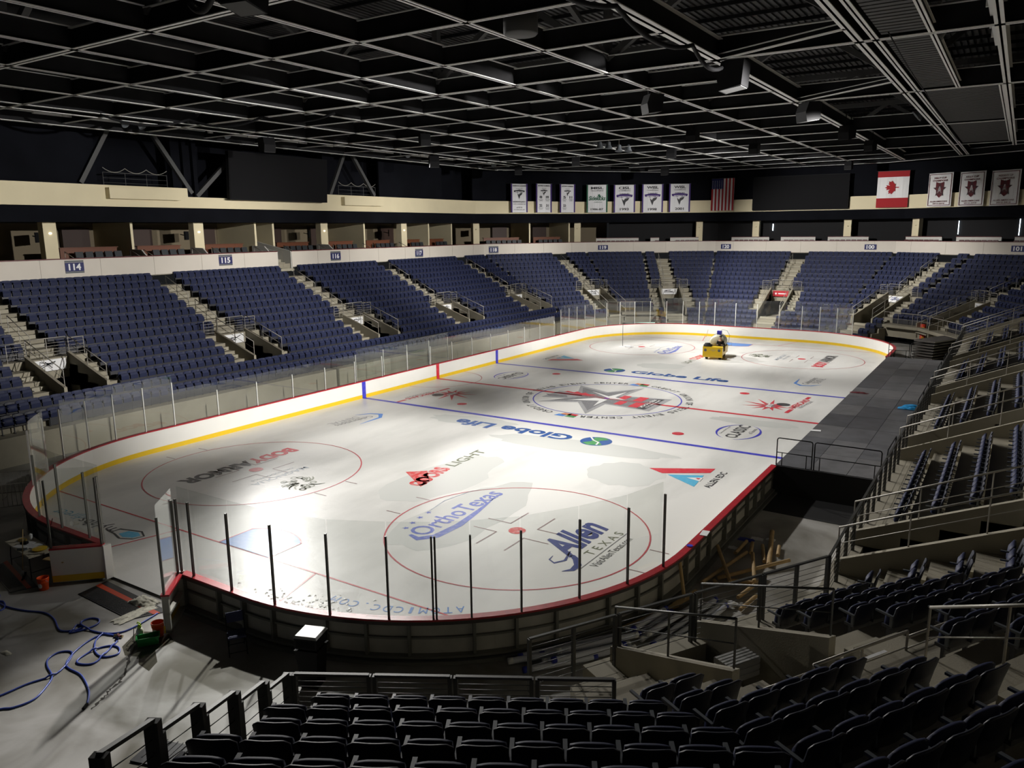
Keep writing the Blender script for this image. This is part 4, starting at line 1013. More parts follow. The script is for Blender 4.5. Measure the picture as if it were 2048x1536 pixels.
# ================================================================== the rink
HX, HY, RC = 12.95, 30.1, 8.5
YB, YD, YG_, YC = 7.35, 5.66, 26.74, 20.71
def outline(off, n=14):      # boards centre line, ccw from the right side; list of (x, y)
    P = []
    for cx, cy, a0 in ((HX - RC, HY - RC, 0), (-HX + RC, HY - RC, 90), (-HX + RC, -HY + RC, 180), (HX - RC, -HY + RC, 270)):
        for k in range(n + 1):
            a = math.radians(a0 + 90 * k / n); P.append((cx + (RC + off) * math.cos(a), cy + (RC + off) * math.sin(a)))
    return P
def dense(off, step=0.5):
    P = outline(off, 26); Q = []
    for p, q in zip(P, P[1:] + P[:1]):
        L = math.hypot(q[0] - p[0], q[1] - p[1]); n = max(1, round(L / step))
        for k in range(n): Q.append((p[0] + (q[0] - p[0]) * k / n, p[1] + (q[1] - p[1]) * k / n))
    return Q
ice = MB(); P = outline(0.02, 20); ice.add([(x, y, 0.0) for x, y in P] , [tuple(range(len(P)))])
ICE = ice.build('ice_sheet', 'ice'); tag(ICE, 'white painted ice sheet with red and blue lines and sponsor logos', 'ice')
ZI = 0.006
class Deck2:
    """paint under the ice, one part per marking"""
    def __init__(s): s.z = ZI
def paintpart(name, m, build, label=None):
    global ZI
    mb = MB(); build(mb); o = mb.build(name, m, ICE)
    if label: o['label'] = label
    return o
def line(mb, x0, y0, x1, y1, w, z=None):
    v, f = stroke2([(x0, y0), (x1, y1)], w); mb.add([(a, b, ZI if z is None else z) for a, b in v], f)
def ring(mb, cx, cy, r, w, a0=0, a1=360, n=72, z=None):
    pts = [(cx + r * math.cos(math.radians(a0 + (a1 - a0) * k / n)), cy + r * math.sin(math.radians(a0 + (a1 - a0) * k / n))) for k in range(n + 1)]
    v, f = stroke2(pts, w); mb.add([(a, b, ZI if z is None else z) for a, b in v], f)
def disc(mb, cx, cy, r, n=28, z=None): mb.add([(cx + r * math.cos(2 * PI * k / n), cy + r * math.sin(2 * PI * k / n), ZI if z is None else z) for k in range(n)], [tuple(range(n))])
paintpart('centre_line', 'i_red', lambda m: line(m, -HX, 0, HX, 0, 0.30))
for s in (-1, 1):
    paintpart('blue_line', 'i_blue', lambda m: line(m, -HX, s * YB, HX, s * YB, 0.30))
    paintpart('goal_line', 'i_red', lambda m: line(m, -HX + 0.35 + 1.3, s * YG_, HX - 1.65, s * YG_, 0.06))
    paintpart('trapezoid_line', 'i_red', lambda m: [line(m, q * 3.35, s * YG_, q * 4.27, s * HY, 0.06) for q in (-1, 1)])
    def crease(m):
        pts = [(-1.22, 0), (-1.22, 1.37)] + [(1.83 * math.cos(math.radians(132 - 84 * k / 14)), 1.83 * math.sin(math.radians(132 - 84 * k / 14))) for k in range(15)] + [(1.22, 1.37), (1.22, 0)]
        m.add([(x, s * (-1) * (YG_ - y) * (-1) if False else s * (YG_ - y), ZI) for x, y in pts], [tuple(range(len(pts)))])
    paintpart('goal_crease', 'i_crease', crease)
    def cred(m):
        pts = [(-1.22, 0), (-1.22, 1.37)] + [(1.83 * math.cos(math.radians(132 - 84 * k / 14)), 1.83 * math.sin(math.radians(132 - 84 * k / 14))) for k in range(15)] + [(1.22, 1.37), (1.22, 0)]
        v, f = stroke2([(x, s * (YG_ - y)) for x, y in pts], 0.05); m.add([(a, b, ZI + .003) for a, b in v], f)
    paintpart('crease_outline', 'i_red', cred)
    for q in (-1, 1):
        paintpart('face_off_dot', 'i_red', lambda m: disc(m, q * 6.71, s * YD, 0.30))
        cx, cy = q * 6.71, s * YC
        paintpart('face_off_circle', 'i_line', lambda m: ring(m, cx, cy, 4.5, 0.055))
        paintpart('face_off_dot', 'i_ltred' if (q, s) == (1, -1) else 'i_red', lambda m: disc(m, cx, cy, 0.30))
        def marks(m):
            for a in (-1, 1):
                for b in (-1, 1):
                    line(m, cx + a * 0.55, cy + b * 0.45, cx + a * 0.55, cy + b * 1.65, 0.05); line(m, cx + a * 0.53, cy + b * 0.45, cx + a * 1.5, cy + b * 0.45, 0.05)
                line(m, cx + a * 4.5, cy + 0.85, cx + a * 5.15, cy + 0.85, 0.05); line(m, cx + a * 4.5, cy - 0.85, cx + a * 5.15, cy - 0.85, 0.05)
        paintpart('face_off_marks', 'i_thin', marks)
paintpart('referee_crease', 'i_line', lambda m: ring(m, -HX, 0, 3.05, 0.045, -90, 90, 40))
# ------ centre logo
def ctext(mb, body, r, h, a_start, a_end, wfac=0.8):
    n = len(body)
    for i, ch in enumerate(body):
        if ch == ' ': continue
        a = math.radians(a_start + (a_end - a_start) * (i + .5) / n); w = abs(a_end - a_start) / n * math.pi / 180 * r * wfac
        if ch == 'I': w *= .35
        up = (math.cos(a), math.sin(a), 0); ux = (math.sin(a), -math.cos(a), 0)
        o = Vector((r * up[0], r * up[1], ZI)) - Vector(ux) * (w / 2)
        put_text(mb, ch, o, ux, up, w, h, bold=0.02)
paintpart('centre_circle', 'i_blue', lambda m: ring(m, 0, 0, 4.45, 0.07))
paintpart('arched_lettering', 'i_black', lambda m: (ctext(m, 'CREDIT UNION OF TEXAS EVENT CENTER', 4.72, 0.42, 258, 98), ctext(m, 'CREDIT UNION OF TEXAS EVENT CENTER', 4.72, 0.42, 80, -82)))
for k, (ex, ey) in enumerate(((-0.05, -4.95), (0.0, 4.95))):
    for m_, dx, dy in (('i_orange', -.3, .1), ('i_red', .1, .1), ('i_crease', -.5, -.25), ('i_green', .15, -.25)):
        paintpart('sponsor_emblem', m_, lambda m, dx=dx, dy=dy: m.add([(ex + dx - .1, ey + dy - .1, ZI), (ex + dx + .5, ey + dy - .15, ZI), (ex + dx + .5, ey + dy + .25, ZI), (ex + dx, ey + dy + .3, ZI)], [(0, 1, 2, 3)]))
def P2(m, pts, z=ZI): put_poly(m, pts, (0, 0, z), (1, 0, 0), (0, 1, 0))
STAR_O = [(-3.23, 2.78), (-0.77, 1.74), (0.75, 4.04), (0.63, 1.2), (3.51, 1.73), (3.52, -1.84), (0.60, -1.42), (0.72, -4.18), (-1.03, -1.75), (-3.22, -2.74), (-2.2, -1.2), (-3.7, -1.5), (-3.6, 0.6), (-2.3, 0.6)]
paintpart('star_emblem', 'i_lgrey', lambda m: P2(m, STAR_O))
paintpart('star_emblem', 'i_grey', lambda m: P2(m, [(-2.75, 2.2), (-0.7, 1.4), (0.45, 3.2), (0.35, .9), (3.2, 1.45), (3.2, -1.6), (.3, -1.15), (.45, -3.4), (-1.0, -1.4), (-2.75, -2.2), (-1.6, -.2)], ZI + .003))
for a, b in (((0.6, .3), (1.1, 1.3)), ((1.6, .2), (2.2, 1.4)), ((1.0, -1.2), (1.5, -.2)), ((2.0, -1.4), (2.6, -.1))):
    paintpart('star_emblem', 'i_red', lambda m: P2(m, [(a[0], a[1]), (b[0], a[1]), (b[0], b[1]), (a[0], b[1])], ZI + .006))
paintpart('star_emblem', 'i_red', lambda m: P2(m, [(-3.2, .5), (-1.4, .1), (-.9, .6), (-1.5, .55), (-1.9, .9), (-2.0, .6), (-2.5, .95), (-2.55, .6), (-3.1, .8)], ZI + .006))
paintpart('star_emblem', 'i_black', lambda m: P2(m, [(2.6, -1.5), (3.1, -1.6), (3.15, 1.4), (2.6, 1.3)], ZI + .006))
paintpart('star_lettering', 'i_white', lambda m: (put_text(m, 'RED ROCK', (2.62, 1.1, ZI + .009), (0, -1, 0), (1, 0, 0), 2.4, .22, bold=.03), put_text(m, 'JERSEYS', (2.92, 1.1, ZI + .009), (0, -1, 0), (1, 0, 0), 2.2, .16, bold=.03)))
paintpart('star_emblem', 'i_white', lambda m: (P2(m, [(-1.78, 1.5), (-.14, .58), (.29, 2.35), (.34, .53), (1.31, .1), (.24, -.0), (-.05, .2)], ZI + .009), P2(m, [(.2, -.3), (.26, -2.31), (-.1, -.82), (-1.84, -1.55), (-.62, -.19)], ZI + .009)))
paintpart('centre_spot', 'i_blue', lambda m: disc(m, 0, 0, .16, z=ZI + .012))
paintpart('star_emblem', 'i_grey', lambda m: P2(m, [(-3.9, -.6), (-2.6, -.3), (-2.2, -.9), (-3.4, -1.1)], ZI + .006))
# the red line stays visible over the emblem
paintpart('centre_line', 'i_red', lambda m: [line(m, -3.4, s * .12, 3.4, s * .12, .05, ZI + .014) for s in (-1, 1)])
# ------ sponsor logos
def globe(cx, cy, s):     # s=+1 reads from the near side, -1 rotated by half a turn
    ux = (s, 0, 0); uy = (0, s, 0)
    paintpart('sponsor_lettering', 'i_globe', lambda m: put_text(m, 'Globe Life', (cx - s * 2.55, cy - s * .42, ZI), ux, uy, 7.1, 1.05, bold=.035))
    gx = cx - s * 3.85
    paintpart('sponsor_globe', 'i_globe', lambda m: disc(m, gx, cy, .78))
    paintpart('sponsor_globe', 'i_green', lambda m: P2(m, [(gx - s * .55, cy + s * .5), (gx + s * .1, cy + s * .75), (gx + s * .5, cy + s * .5), (gx + s * .2, cy + s * .1), (gx + s * .35, cy - s * .6), (gx - s * .1, cy - s * .77), (gx - s * .45, cy - s * .5), (gx - s * .1, cy - s * .1)], ZI + .004))
    paintpart('sponsor_globe', 'i_white', lambda m: (lambda v, f: m.add([(a, b, ZI + .008) for a, b in v], f))(*stroke2([(gx - .55, cy + .55), (gx - .2, cy + .1), (gx + .2, cy - .15), (gx + .3, cy - .6)], .09)))
globe(.1, 9.0, 1); globe(.0, -9.05, -1)
def logo(name, m_, body, o, ux, w, h, flip=1, **k):   # text with baseline start o, reading direction ux (2-D), up = left of ux
    l = math.hypot(*ux); ux = (ux[0] / l, ux[1] / l, 0); uy = (-ux[1] * flip, ux[0] * flip, 0)
    paintpart(name, m_, lambda m: put_text(m, body, (o[0], o[1], ZI), ux, uy, w, h, **k))
for s in (1, -1):
    # circle with the two red and black words, beside the boards, reading towards the goal
    X = lambda x: s * x
    logo('sponsor_lettering', 'i_red', 'BODY', (X(-8.25), X(-17.6)) , (0, -s), 2.5, .85, bold=.05) if s == 1 else logo('sponsor_lettering', 'i_red', 'BODY', (8.9, 17.6), (0, 1), 2.5, .85, bold=.05)
    logo('sponsor_lettering', 'i_black', 'ARMOR', (X(-8.25), X(-20.05)) if s == 1 else (8.9, 20.05), (0, -s), 3.5, .85, bold=.05)
    logo('sponsor_lettering', 'i_fade', 'MAGNOLIA', (X(-5.25), X(-19.3)), (0, -s), 2.9, .33, bold=.01)
    logo('sponsor_lettering', 'i_fade', 'ORTHODONTICS', (X(-5.6), X(-19.7)), (0, -s), 2.2, .16)
    cx, cy = X(-3.55), X(-20.9)
    def tree(m):
        rr = random.Random(3)
        for k in range(16):
            a = rr.uniform(0, 2 * PI); r0 = rr.uniform(.15, .4)
            pts = [(cx + r0 * math.cos(a) + .85 * t * math.cos(a + .9 * t) * .9, cy + r0 * math.sin(a) + 1.0 * t * math.sin(a + .9 * t) * .8) for t in (0, .25, .5, .75)]
            v, f = stroke2(pts, [.10, .09, .07, .04]); m.add([(p[0], p[1], ZI) for p in v], f)
        for k in range(14):
            a = rr.uniform(0, 2 * PI); r0 = rr.uniform(.3, .95); ring(m, cx + r0 * math.cos(a), cy + r0 * .8 * math.sin(a), .12, .06, n=10)
    paintpart('tree_emblem', 'i_olive', tree)
# brush-script OrthoTexas near right circle, reading away from the near end
def ortho(o, d, sc=1.0, mm='i_ortho'):
    logo('sponsor_lettering', mm, 'OrthoTexas', o, d, 5.0 * sc, .85 * sc, bold=.015)
    l = math.hypot(*d); ux = (d[0] / l, d[1] / l); uy = (-ux[1], ux[0])
    def W_(a, b): return (o[0] + ux[0] * a * sc + uy[0] * b * sc, o[1] + ux[1] * a * sc + uy[1] * b * sc)
    def sw(m):
        v, f = stroke2([W_(-.15, .55), W_(-.3, .1), W_(.2, -.3), W_(1.4, -.38), W_(2.8, -.2), W_(4.3, .05)], [.12, .3, .32, .3, .2, .04]); m.add([(a, b, ZI) for a, b in v], f)
    paintpart('sponsor_swoosh', mm, sw)
    def sw2(m):
        v, f = stroke2([W_(1.9, 1.35), W_(3.2, 1.55), W_(4.6, 1.3), W_(5.2, .8)], [.03, .06, .05, .03]); m.add([(a, b, ZI) for a, b in v], f)
    paintpart('sponsor_swoosh', 'i_fade', sw2)
    for q, (a, b) in enumerate(((.25, 1.05), (.75, 1.15), (1.3, 1.25), (1.85, 1.3))):
        c = W_(a, b); paintpart('sponsor_star', mm, lambda m: P2(m, [(c[0] + .14 * math.cos(k * PI / 5) * (1 if k % 2 == 0 else .42), c[1] + .14 * math.sin(k * PI / 5) * (1 if k % 2 == 0 else .42)) for k in range(10)]))
ortho((4.35, -22.75), (-.02, 1)); ortho((-3.6, 18.2), (-.02, 1), .9)
# Allen, Texas
def swash(m):
    def S(pts, ws): v, f = stroke2(pts, ws); m.add([(a, b, ZI) for a, b in v], f)
    put_text(m, 'Allen', (9.35, -21.75, ZI), (0, 1, 0), (-1, 0.0, 0), 3.0, 1.35, shear=.45, bold=.03)
    S([(9.30, -21.55), (9.55, -21.75), (9.8, -22.1), (9.82, -22.5), (9.6, -22.75)], [.16, .22, .24, .18, .03]); S([(9.1, -21.3), (9.3, -22.0), (9.1, -22.35), (8.85, -22.2), (8.8, -21.9)], [.04, .10, .10, .06, .02])
paintpart('script_lettering', 'i_navy', swash)
logo('sponsor_lettering', 'i_olive', 'TEXAS', (9.85, -21.25), (0.05, 1), 2.2, .33, space=1.6)
paintpart('logo_rule', 'i_grey', lambda m: line(m, 9.99, -22.35, 10.02, -19.0, .03))
logo('sponsor_lettering', 'i_black', 'VisitAllenTexas.com', (10.38, -21.95), (0.01, 1), 2.6, .27)
# triangle emblems
for s in (1, -1):
    tr = lambda p: (s * p[0], s * p[1])
    paintpart('triangle_emblem', 'i_red', lambda m: P2(m, [tr(p) for p in ((7.75, -11.75), (8.5, -12.15), (10.21, -11.1), (10.21, -10.4))] if s == 1 else [tr(p) for p in ((7.75, -11.75), (8.5, -12.15), (10.21, -11.1), (10.21, -10.4))]))
    paintpart('triangle_emblem', 'i_cyan', lambda m: P2(m, [tr(p) for p in ((8.75, -12.2), (10.1, -11.55), (10.25, -13.15))]))
    paintpart('triangle_emblem', 'i_white', lambda m: P2(m, [tr(p) for p in ((9.6, -12.2), (10.18, -11.85), (10.22, -12.4))], ZI + .004))
    paintpart('triangle_emblem', 'i_red', lambda m: P2(m, [tr((10.05 + .13 * math.cos(k * PI / 5) * (1 if k % 2 == 0 else .42), -12.1 + .13 * math.sin(k * PI / 5) * (1 if k % 2 == 0 else .42))) for k in range(10)], ZI + .008))
    logo('sponsor_lettering', 'i_black', 'ALLEN EDC', (10.85 * s, -13.0 * s), (0, s), 2.3, .3, bold=.02)
# starburst emblems with club lettering
def burst(cx, cy, s):
    rr = random.Random(5)
    pts = []
    for k in range(22):
        a = 2 * PI * k / 22; r = (1.25 + .9 * max(0, math.cos(a - 2.6)) if k % 2 == 0 else .5); pts.append((cx + s * r * .85 * math.cos(a), cy + s * r * math.sin(a)))
    paintpart('starburst_emblem', 'i_red', lambda m: P2(m, pts)); paintpart('starburst_emblem', 'i_grey', lambda m: P2(m, [(cx + (x - cx) * .42, cy + (y - cy) * .42) for x, y in pts], ZI + .004))
    paintpart('starburst_emblem', 'i_black', lambda m: disc(m, cx + s * .55, cy + s * .75, .38, z=ZI + .008))
    paintpart('starburst_lettering', 'i_white', lambda m: put_text(m, 'JETS', (cx + s * .15, cy - s * .45, ZI + .01), (0, s, 0), (-s, 0, 0), 1.0, .35, bold=.05))
    logo('sponsor_lettering', 'i_red', 'AMERICANS', (cx + s * 1.35, cy - s * .2), (.1 * s, s), 2.9, .42, bold=.03)
    logo('sponsor_lettering', 'i_grey', 'YOUTH HOCKEY', (cx + s * 1.65, cy + s * .2), (.1 * s, s), 2.3, .2, bold=.01)
    paintpart('emblem_bar', 'i_red', lambda m: (line(m, cx + s * 1.2, cy - s * 1.3, cx + s * 1.25, cy - s * .3, .22), line(m, cx + s * 1.35, cy + s * 2.85, cx + s * 1.4, cy + s * 3.6, .22)))
burst(9.0, 2.9, 1); burst(-9.0, -3.6, -1)
def classic(cx, cy, s):
    logo('sponsor_lettering', 'i_black', 'CLASSIC', (cx + s * .25, cy - s * 1.25), (0, s), 2.7, .62, bold=.02)
    logo('sponsor_lettering', 'i_grey', 'Chevrolet Sugar', (cx - s * .62, cy - s * .8), (0, s), 1.7, .16); logo('sponsor_lettering', 'i_grey', 'of Texoma', (cx + s * .68, cy - s * .1), (0, s), 1.1, .22)
    for a0, a1, w in ((100, 250, .12), (280, 430, .12)):
        n = 20; pts = [(cx + s * 1.02 * math.cos(math.radians(a0 + (a1 - a0) * k / n)), cy + s * 1.55 * math.sin(math.radians(a0 + (a1 - a0) * k / n))) for k in range(n + 1)]
        v, f = stroke2(pts, [w * (1 - abs(2 * k / n - 1)) + .02 for k in range(n + 1)]); paintpart('oval_swoosh', 'i_blue', lambda m: m.add([(a, b, ZI) for a, b in v], f))
classic(9.2, -3.8, 1); classic(-9.2, 3.6, -1)
def dental(cx, cy, s):
    logo('sponsor_lettering', 'i_grey', 'Celebrations', (cx + s * .1, cy - s * 1.5), (.05 * s, s), 2.6, .4); logo('sponsor_lettering', 'i_lgrey', 'DENTAL', (cx + s * .65, cy - s * .9), (.05 * s, s), 2.0, .45)
    v, f = stroke2([(cx + s * .9, cy - s * 1.2), (cx + s * .4, cy - s * 1.9), (cx - s * .2, cy - s * 2.1), (cx - s * .7, cy - s * 1.5), (cx - s * .8, cy + s * .2)], [.03, .16, .28, .2, .03]); paintpart('sponsor_swoosh', 'i_crease', lambda m: m.add([(a, b, ZI) for a, b in v], f))
dental(9.3, 12.0, 1); dental(-9.3, -12.2, -1)
logo('sponsor_lettering', 'i_ltred', 'COORS', (.95, -18.75), (-.18, 1), 2.6, .75, bold=.05); logo('sponsor_lettering', 'i_olive', 'LIGHT', (.45, -15.9), (-.05, 1), 2.7, .55, bold=.01)
paintpart('triangle_emblem', 'i_ltred', lambda m: P2(m, [(-.9, -17.6), (.9, -18.8), (.8, -18.1), (-.2, -17.0)]))
logo('sponsor_lettering', 'i_olive', 'LIGHT', (-.2, 14.4), (.05, 1), 1.8, .55); logo('sponsor_lettering', 'i_ltred', 'COORS', (-.2, 16.4), (.05, 1), 2.4, .75, bold=.05)
# mylabsdirect on the left behind the goal line, and the energy firm lettering by the near boards
logo('sponsor_lettering', 'i_black', 'mylabs', (-5.15, -27.62), (-1, -.02), 2.2, .62, bold=.0); logo('sponsor_lettering', 'i_cyan', 'direct', (-7.4, -27.62), (-1, -.1), 1.7, .5, bold=-.01)
hexp = [(-4.95, -28.15), (-4.4, -28.3), (-3.95, -28.1), (-3.85, -27.75), (-4.3, -27.55), (-4.85, -27.7)]
paintpart('hexagon_emblem', 'i_cyan', lambda m: P2(m, [(-4.4 + (x + 4.4) * .75, -27.9 + (y + 27.9) * .7) for x, y in hexp])); paintpart('hexagon_outline', 'i_black', lambda m: (lambda v, f: m.add([(a, b, ZI) for a, b in v], f))(*stroke2([(-5.5, -28.1)] + hexp + [(-5.2, -27.8)], .07)))
def arcs(m, body, cx, cy, r, h, a0, a1):
    n = len(body)
    for i, ch in enumerate(body):
        if ch == ' ': continue
        a = math.radians(a0 + (a1 - a0) * (i + .5) / n); up = (math.cos(a), math.sin(a), 0); ux = (math.sin(a), -math.cos(a), 0)
        w = abs(a1 - a0) / n * PI / 180 * r * .72 * (.35 if ch in 'I.' else 1); o = Vector((cx + r * up[0], cy + r * up[1], ZI)) - Vector(ux) * (w / 2); put_text(m, ch, o, ux, up, w, h * (1 if ch != '.' else .15))
paintpart('curved_lettering', 'i_crease', lambda m: arcs(m, 'ATOMICDC.COM', 4.7, -21.9, 5.6, .34, -48, -88))
logo('script_lettering', 'i_crease', 'Synergy', (7.6, -28.55), (-1, -.08), 3.3, .75, shear=.4, bold=.02)
# repaired patches and shaved ice
for k, (x, y, a, b, r_) in enumerate(((3.5, -10.2, 4.6, 1.0, .1), (-3.8, -8.7, 2.6, .9, .1), (1.0, -17.4, 1.5, 3.6, .0), (-1.5, 12.4, 1.8, 1.2, .3), (4.3, -20.2, 1.6, 3.8, 0), (9.2, -1.5, 2.3, .7, 0), (7.2, -13, 1.6, 1.6, .4))):
    rr = random.Random(k); pts = []
    for i in range(26): t = 2 * PI * i / 26; q = 1 + rr.uniform(-.12, .12); pts.append((x + a * q * math.cos(t) * math.cos(r_) - b * q * math.sin(t) * math.sin(r_), y + a * q * math.cos(t) * math.sin(r_) + b * q * math.sin(t) * math.cos(r_)))
    paintpart('repaired_ice_patch', 'i_patch', lambda m: P2(m, pts, .002))
sh = MB(); rr = random.Random(11)
for k in range(420):
    t = rr.gauss(0, 1); x = 5.3 + t * 1.1; y = -28.9 + abs(rr.gauss(0, .5)) + .02 * (x - 5) ** 2 ; s = rr.uniform(.02, .07); a = rr.uniform(0, 3)
    sh.add([(x + s * math.cos(a), y + s * math.sin(a), .012), (x + s * math.cos(a + 2), y + s * math.sin(a + 2), .012), (x + s * math.cos(a + 4), y + s * math.sin(a + 4), .012), (x, y, .012 + s * .12)], [(0, 1, 3), (1, 2, 3), (2, 0, 3), (0, 2, 1)])
o = sh.build('ice_shavings', 'i_shave'); tag(o, 'white ice shavings heaped along the inside of the near boards', 'ice shavings', kind='stuff')

# ------------------------------------------------------------------ boards: face, kick plate, cap rail, frame, glass
BD = empty('rink_boards', (0, 0, 0), 0, 'white dasher boards round the ice with red cap rail, yellow kick plate and glass', 'boards')
Q = dense(0.0); n = len(Q)
def norm_at(i):
    a, b = Q[i - 1], Q[(i + 1) % n]; dx, dy = b[0] - a[0], b[1] - a[1]; l = math.hypot(dx, dy); return (dy / l, -dx / l)
def open_at(p):      # the vehicle gate in the near end; boards under the black deck are lowered
    return (-1.75 < p[0] < 1.85 and p[1] < -29)
def under_deck(p): return p[0] > 12.5 and -12.05 < p[1] < 17.9
def strip(o0, o1, z0, z1, cond):
    m = MB(); runs = []; cur = []
    idx = list(range(n)) + [0]
    start = min(range(n), key=lambda i: abs(Q[i][0]) + (0 if Q[i][1] < 0 else 99))
    idx = [(start + k) % n for k in range(n + 1)]
    for a, b in zip(idx[:-1], idx[1:]):
        if cond(Q[a]) and cond(Q[b]):
            cur.append((a, b))
        else:
            if cur: runs.append(cur); cur = []
    if cur: runs.append(cur)
    for r in runs:
        ids = [r[0][0]] + [b for a, b in r]; vs = []
        for i in ids:
            nx, ny = norm_at(i)
            for o_, z in ((o0, z0), (o1, z0), (o1, z1), (o0, z1)): vs.append((Q[i][0] + nx * o_, Q[i][1] + ny * o_, z))
        fs = [(0, 1, 2, 3)]
        for k in range(len(ids) - 1):
            for e in range(4): fs.append((4 * k + e, 4 * k + (e + 1) % 4, 4 * k + 4 + (e + 1) % 4, 4 * k + 4 + e))
        L = 4 * (len(ids) - 1); fs.append((L + 3, L + 2, L + 1, L)); m.add(vs, fs)
    return m
ok = lambda p: not open_at(p) and not under_deck(p)
strip(0.0, 0.012, 0.22, 1.02, ok).build('board_face', 'board_white', BD)
strip(-0.006, 0.014, 0.0, 0.22, ok).build('kick_plate', 'yellow', BD)
strip(0.016, 0.03, 0.0, 1.02, ok).build('back_panel', 'board_back', BD)
strip(-0.02, 0.20, 1.02, 1.07, ok).build('cap_rail', 'red', BD)
strip(0.12, 0.20, 0.93, 1.02, ok).build('top_frame', 'post_dark', BD)
strip(0.03, 0.20, 0.06, 0.12, ok).build('bottom_frame', 'frame', BD)
strip(0.03, 0.10, 0.52, 0.57, ok).build('middle_frame', 'frame', BD)
strip(0.0, 0.30, -0.06, 0.03, ok).build('base_rail', 'frame', BD)
# painted line ends on the boards
for y, m_, w in ((-YB, 'i_blue', .3), (0, 'i_red', .3), (YB, 'i_blue', .3)):
    m = MB(); m.box((-HX + 0.004 + .01, y, .51), (.02, w, 1.02)); m.build('line_marking', m_, BD)
# frame uprights on the outside (near end and right side, where they are seen)
acc = 0; cnt = 0
def at_len(step, cond, off=0.0):
    out = []; acc = off
    for k in range(n):
        i = k; j = (k + 1) % n
        L = math.hypot(Q[j][0] - Q[i][0], Q[j][1] - Q[i][1])
        acc += L
        if acc >= step:
            acc -= step
            if cond(Q[j]): out.append((Q[j], norm_at(j)))
    return out
ups = [u for u in at_len(1.2, lambda p: ok(p) and (p[1] < -20 or p[0] > 12.4))]
for p, nn in ups[:48]:
    m = MB(); m.box((p[0] + nn[0] * .10, p[1] + nn[1] * .10, .50), (.14, .07, .90), math.atan2(nn[1], nn[0])); m.build('frame_upright', 'frame', BD)
GL = MB
def curve_post(p, nn, z0, z1, m_): 
    m = MB(); m.box((p[0] + nn[0] * .06, p[1] + nn[1] * .06, (z0 + z1) / 2), (.06, .045, z1 - z0), math.atan2(nn[1], nn[0])); return m.build('glass_post', m_, BD)
def pane(p, q, z0, z1, parent=None, off=.05):
    d = Vector((q[0] - p[0], q[1] - p[1], 0)); L = d.length; d.normalize(); c = ((p[0] + q[0]) / 2, (p[1] + q[1]) / 2, (z0 + z1) / 2)
    m = MB(); m.box(c, (L - .03, .012, z1 - z0), math.atan2(d.y, d.x)); return m.build('glass_pane', 'glass', parent or BD)
def seq(pts, z1g, z1p, m_, closed=False, glass=True, posts=True):
    for a, b in zip(pts[:-1], pts[1:]): pane(a, b, 1.07, z1g)
    for p in pts:
        i = min(range(n), key=lambda k: (Q[k][0] - p[0]) ** 2 + (Q[k][1] - p[1]) ** 2); curve_post(p, norm_at(i), 1.07, z1p, m_)
# near end, right of the gate (positions seen in the photograph)
NE = [(1.92, -30.15), (2.45, -30.17), (4.02, -30.17), (5.58, -30.10), (7.16, -29.78), (8.47, -29.12), (9.38, -28.57)]
def onb(p):      # snap to just behind the cap rail's centre
    i = min(range(n), key=lambda k: (Q[k][0] - p[0]) ** 2 + (Q[k][1] - p[1]) ** 2); nn = norm_at(i); return (Q[i][0] + nn[0] * .03 + (p[0] - Q[i][0]) * abs(nn[1]) , Q[i][1] + nn[1] * .03 + (p[1] - Q[i][1]) * abs(nn[0]))
NE = [onb(p) for p in NE]; seq(NE, 3.47, 3.14, 'post_dark')
NE2 = [onb(p) for p in ((9.46, -28.5), (10.07, -28.08), (11.0, -27.19), (11.84, -25.84), (12.56, -24.5), (12.99, -23.05))]; seq(NE2, 3.47, 3.14, 'post_dark')
NL = [onb(p) for p in ((-1.85, -30.15), (-2.6, -30.15), (-4.16, -30.15), (-5.82, -29.9))]; seq(NL, 3.47, 3.14, 'frame')
NL2 = [onb(p) for p in ((-9.3, -28.3), (-10.7, -27.2))]; seq(NL2, 3.47, 3.14, 'post_white')
LT = [onb(p) for p in ((-12.3, -25.4), (-12.75, -24.2), (-12.95, -22.8), (-12.95, -21.25), (-12.95, -19.7 - .5))]
LT = [onb(p) for p in ((-11.95, -26.0), (-12.6, -24.6), (-12.95, -23.2), (-12.95, -21.7), (-12.95, -20.2))]
seq(LT, 3.52, 3.14, 'post_white')
ys = [-20.2] + [-17.75 + 2.44 * k for k in range(15)]
LS = [(-12.97, y) for y in ys if y < 16.5]
for a, b in zip(LS[:-1], LS[1:]): pane(a, b, 1.07, 2.78)
for p in LS[1:]: curve_post(p, (-1, 0), 1.07, 2.36, 'post_white')
# benches' and penalty boxes' inner glass behind the left boards
PB = [(-14.6, -6.2), (-14.6, -3.6), (-14.6, -1.2), (-14.6, 1.2), (-14.6, 3.4)]
for a, b in zip(PB[:-1], PB[1:]): pane(a, b, 0.9, 2.75)
for a, b in (((-13.1, -6.2), (-14.6, -6.2)), ((-13.1, -1.2), (-14.6, -1.2)), ((-13.1, 3.4), (-14.6, 3.4))): pane(a, b, 0.9, 2.9)
for p in PB: curve_post(p, (-1, 0), 0, 2.4, 'post_white')
FE = []
for k in range(60):
    pass
i0 = [i for i in range(n) if Q[i][1] > 17.5 and (Q[i][0] < 0 or (Q[i][1] > 28.6))]
path = [Q[i] for i in i0 if not (Q[i][0] > 0 and Q[i][1] < 28.6)]
path = sorted([p for p in path], key=lambda p: math.atan2(p[1] - 15, p[0]))
pts = [path[0]]; 
for p in path:
    if math.hypot(p[0] - pts[-1][0], p[1] - pts[-1][1]) >= 1.5: pts.append(p)
seq([onb(p) for p in pts], 3.55, 3.22, 'post_white')
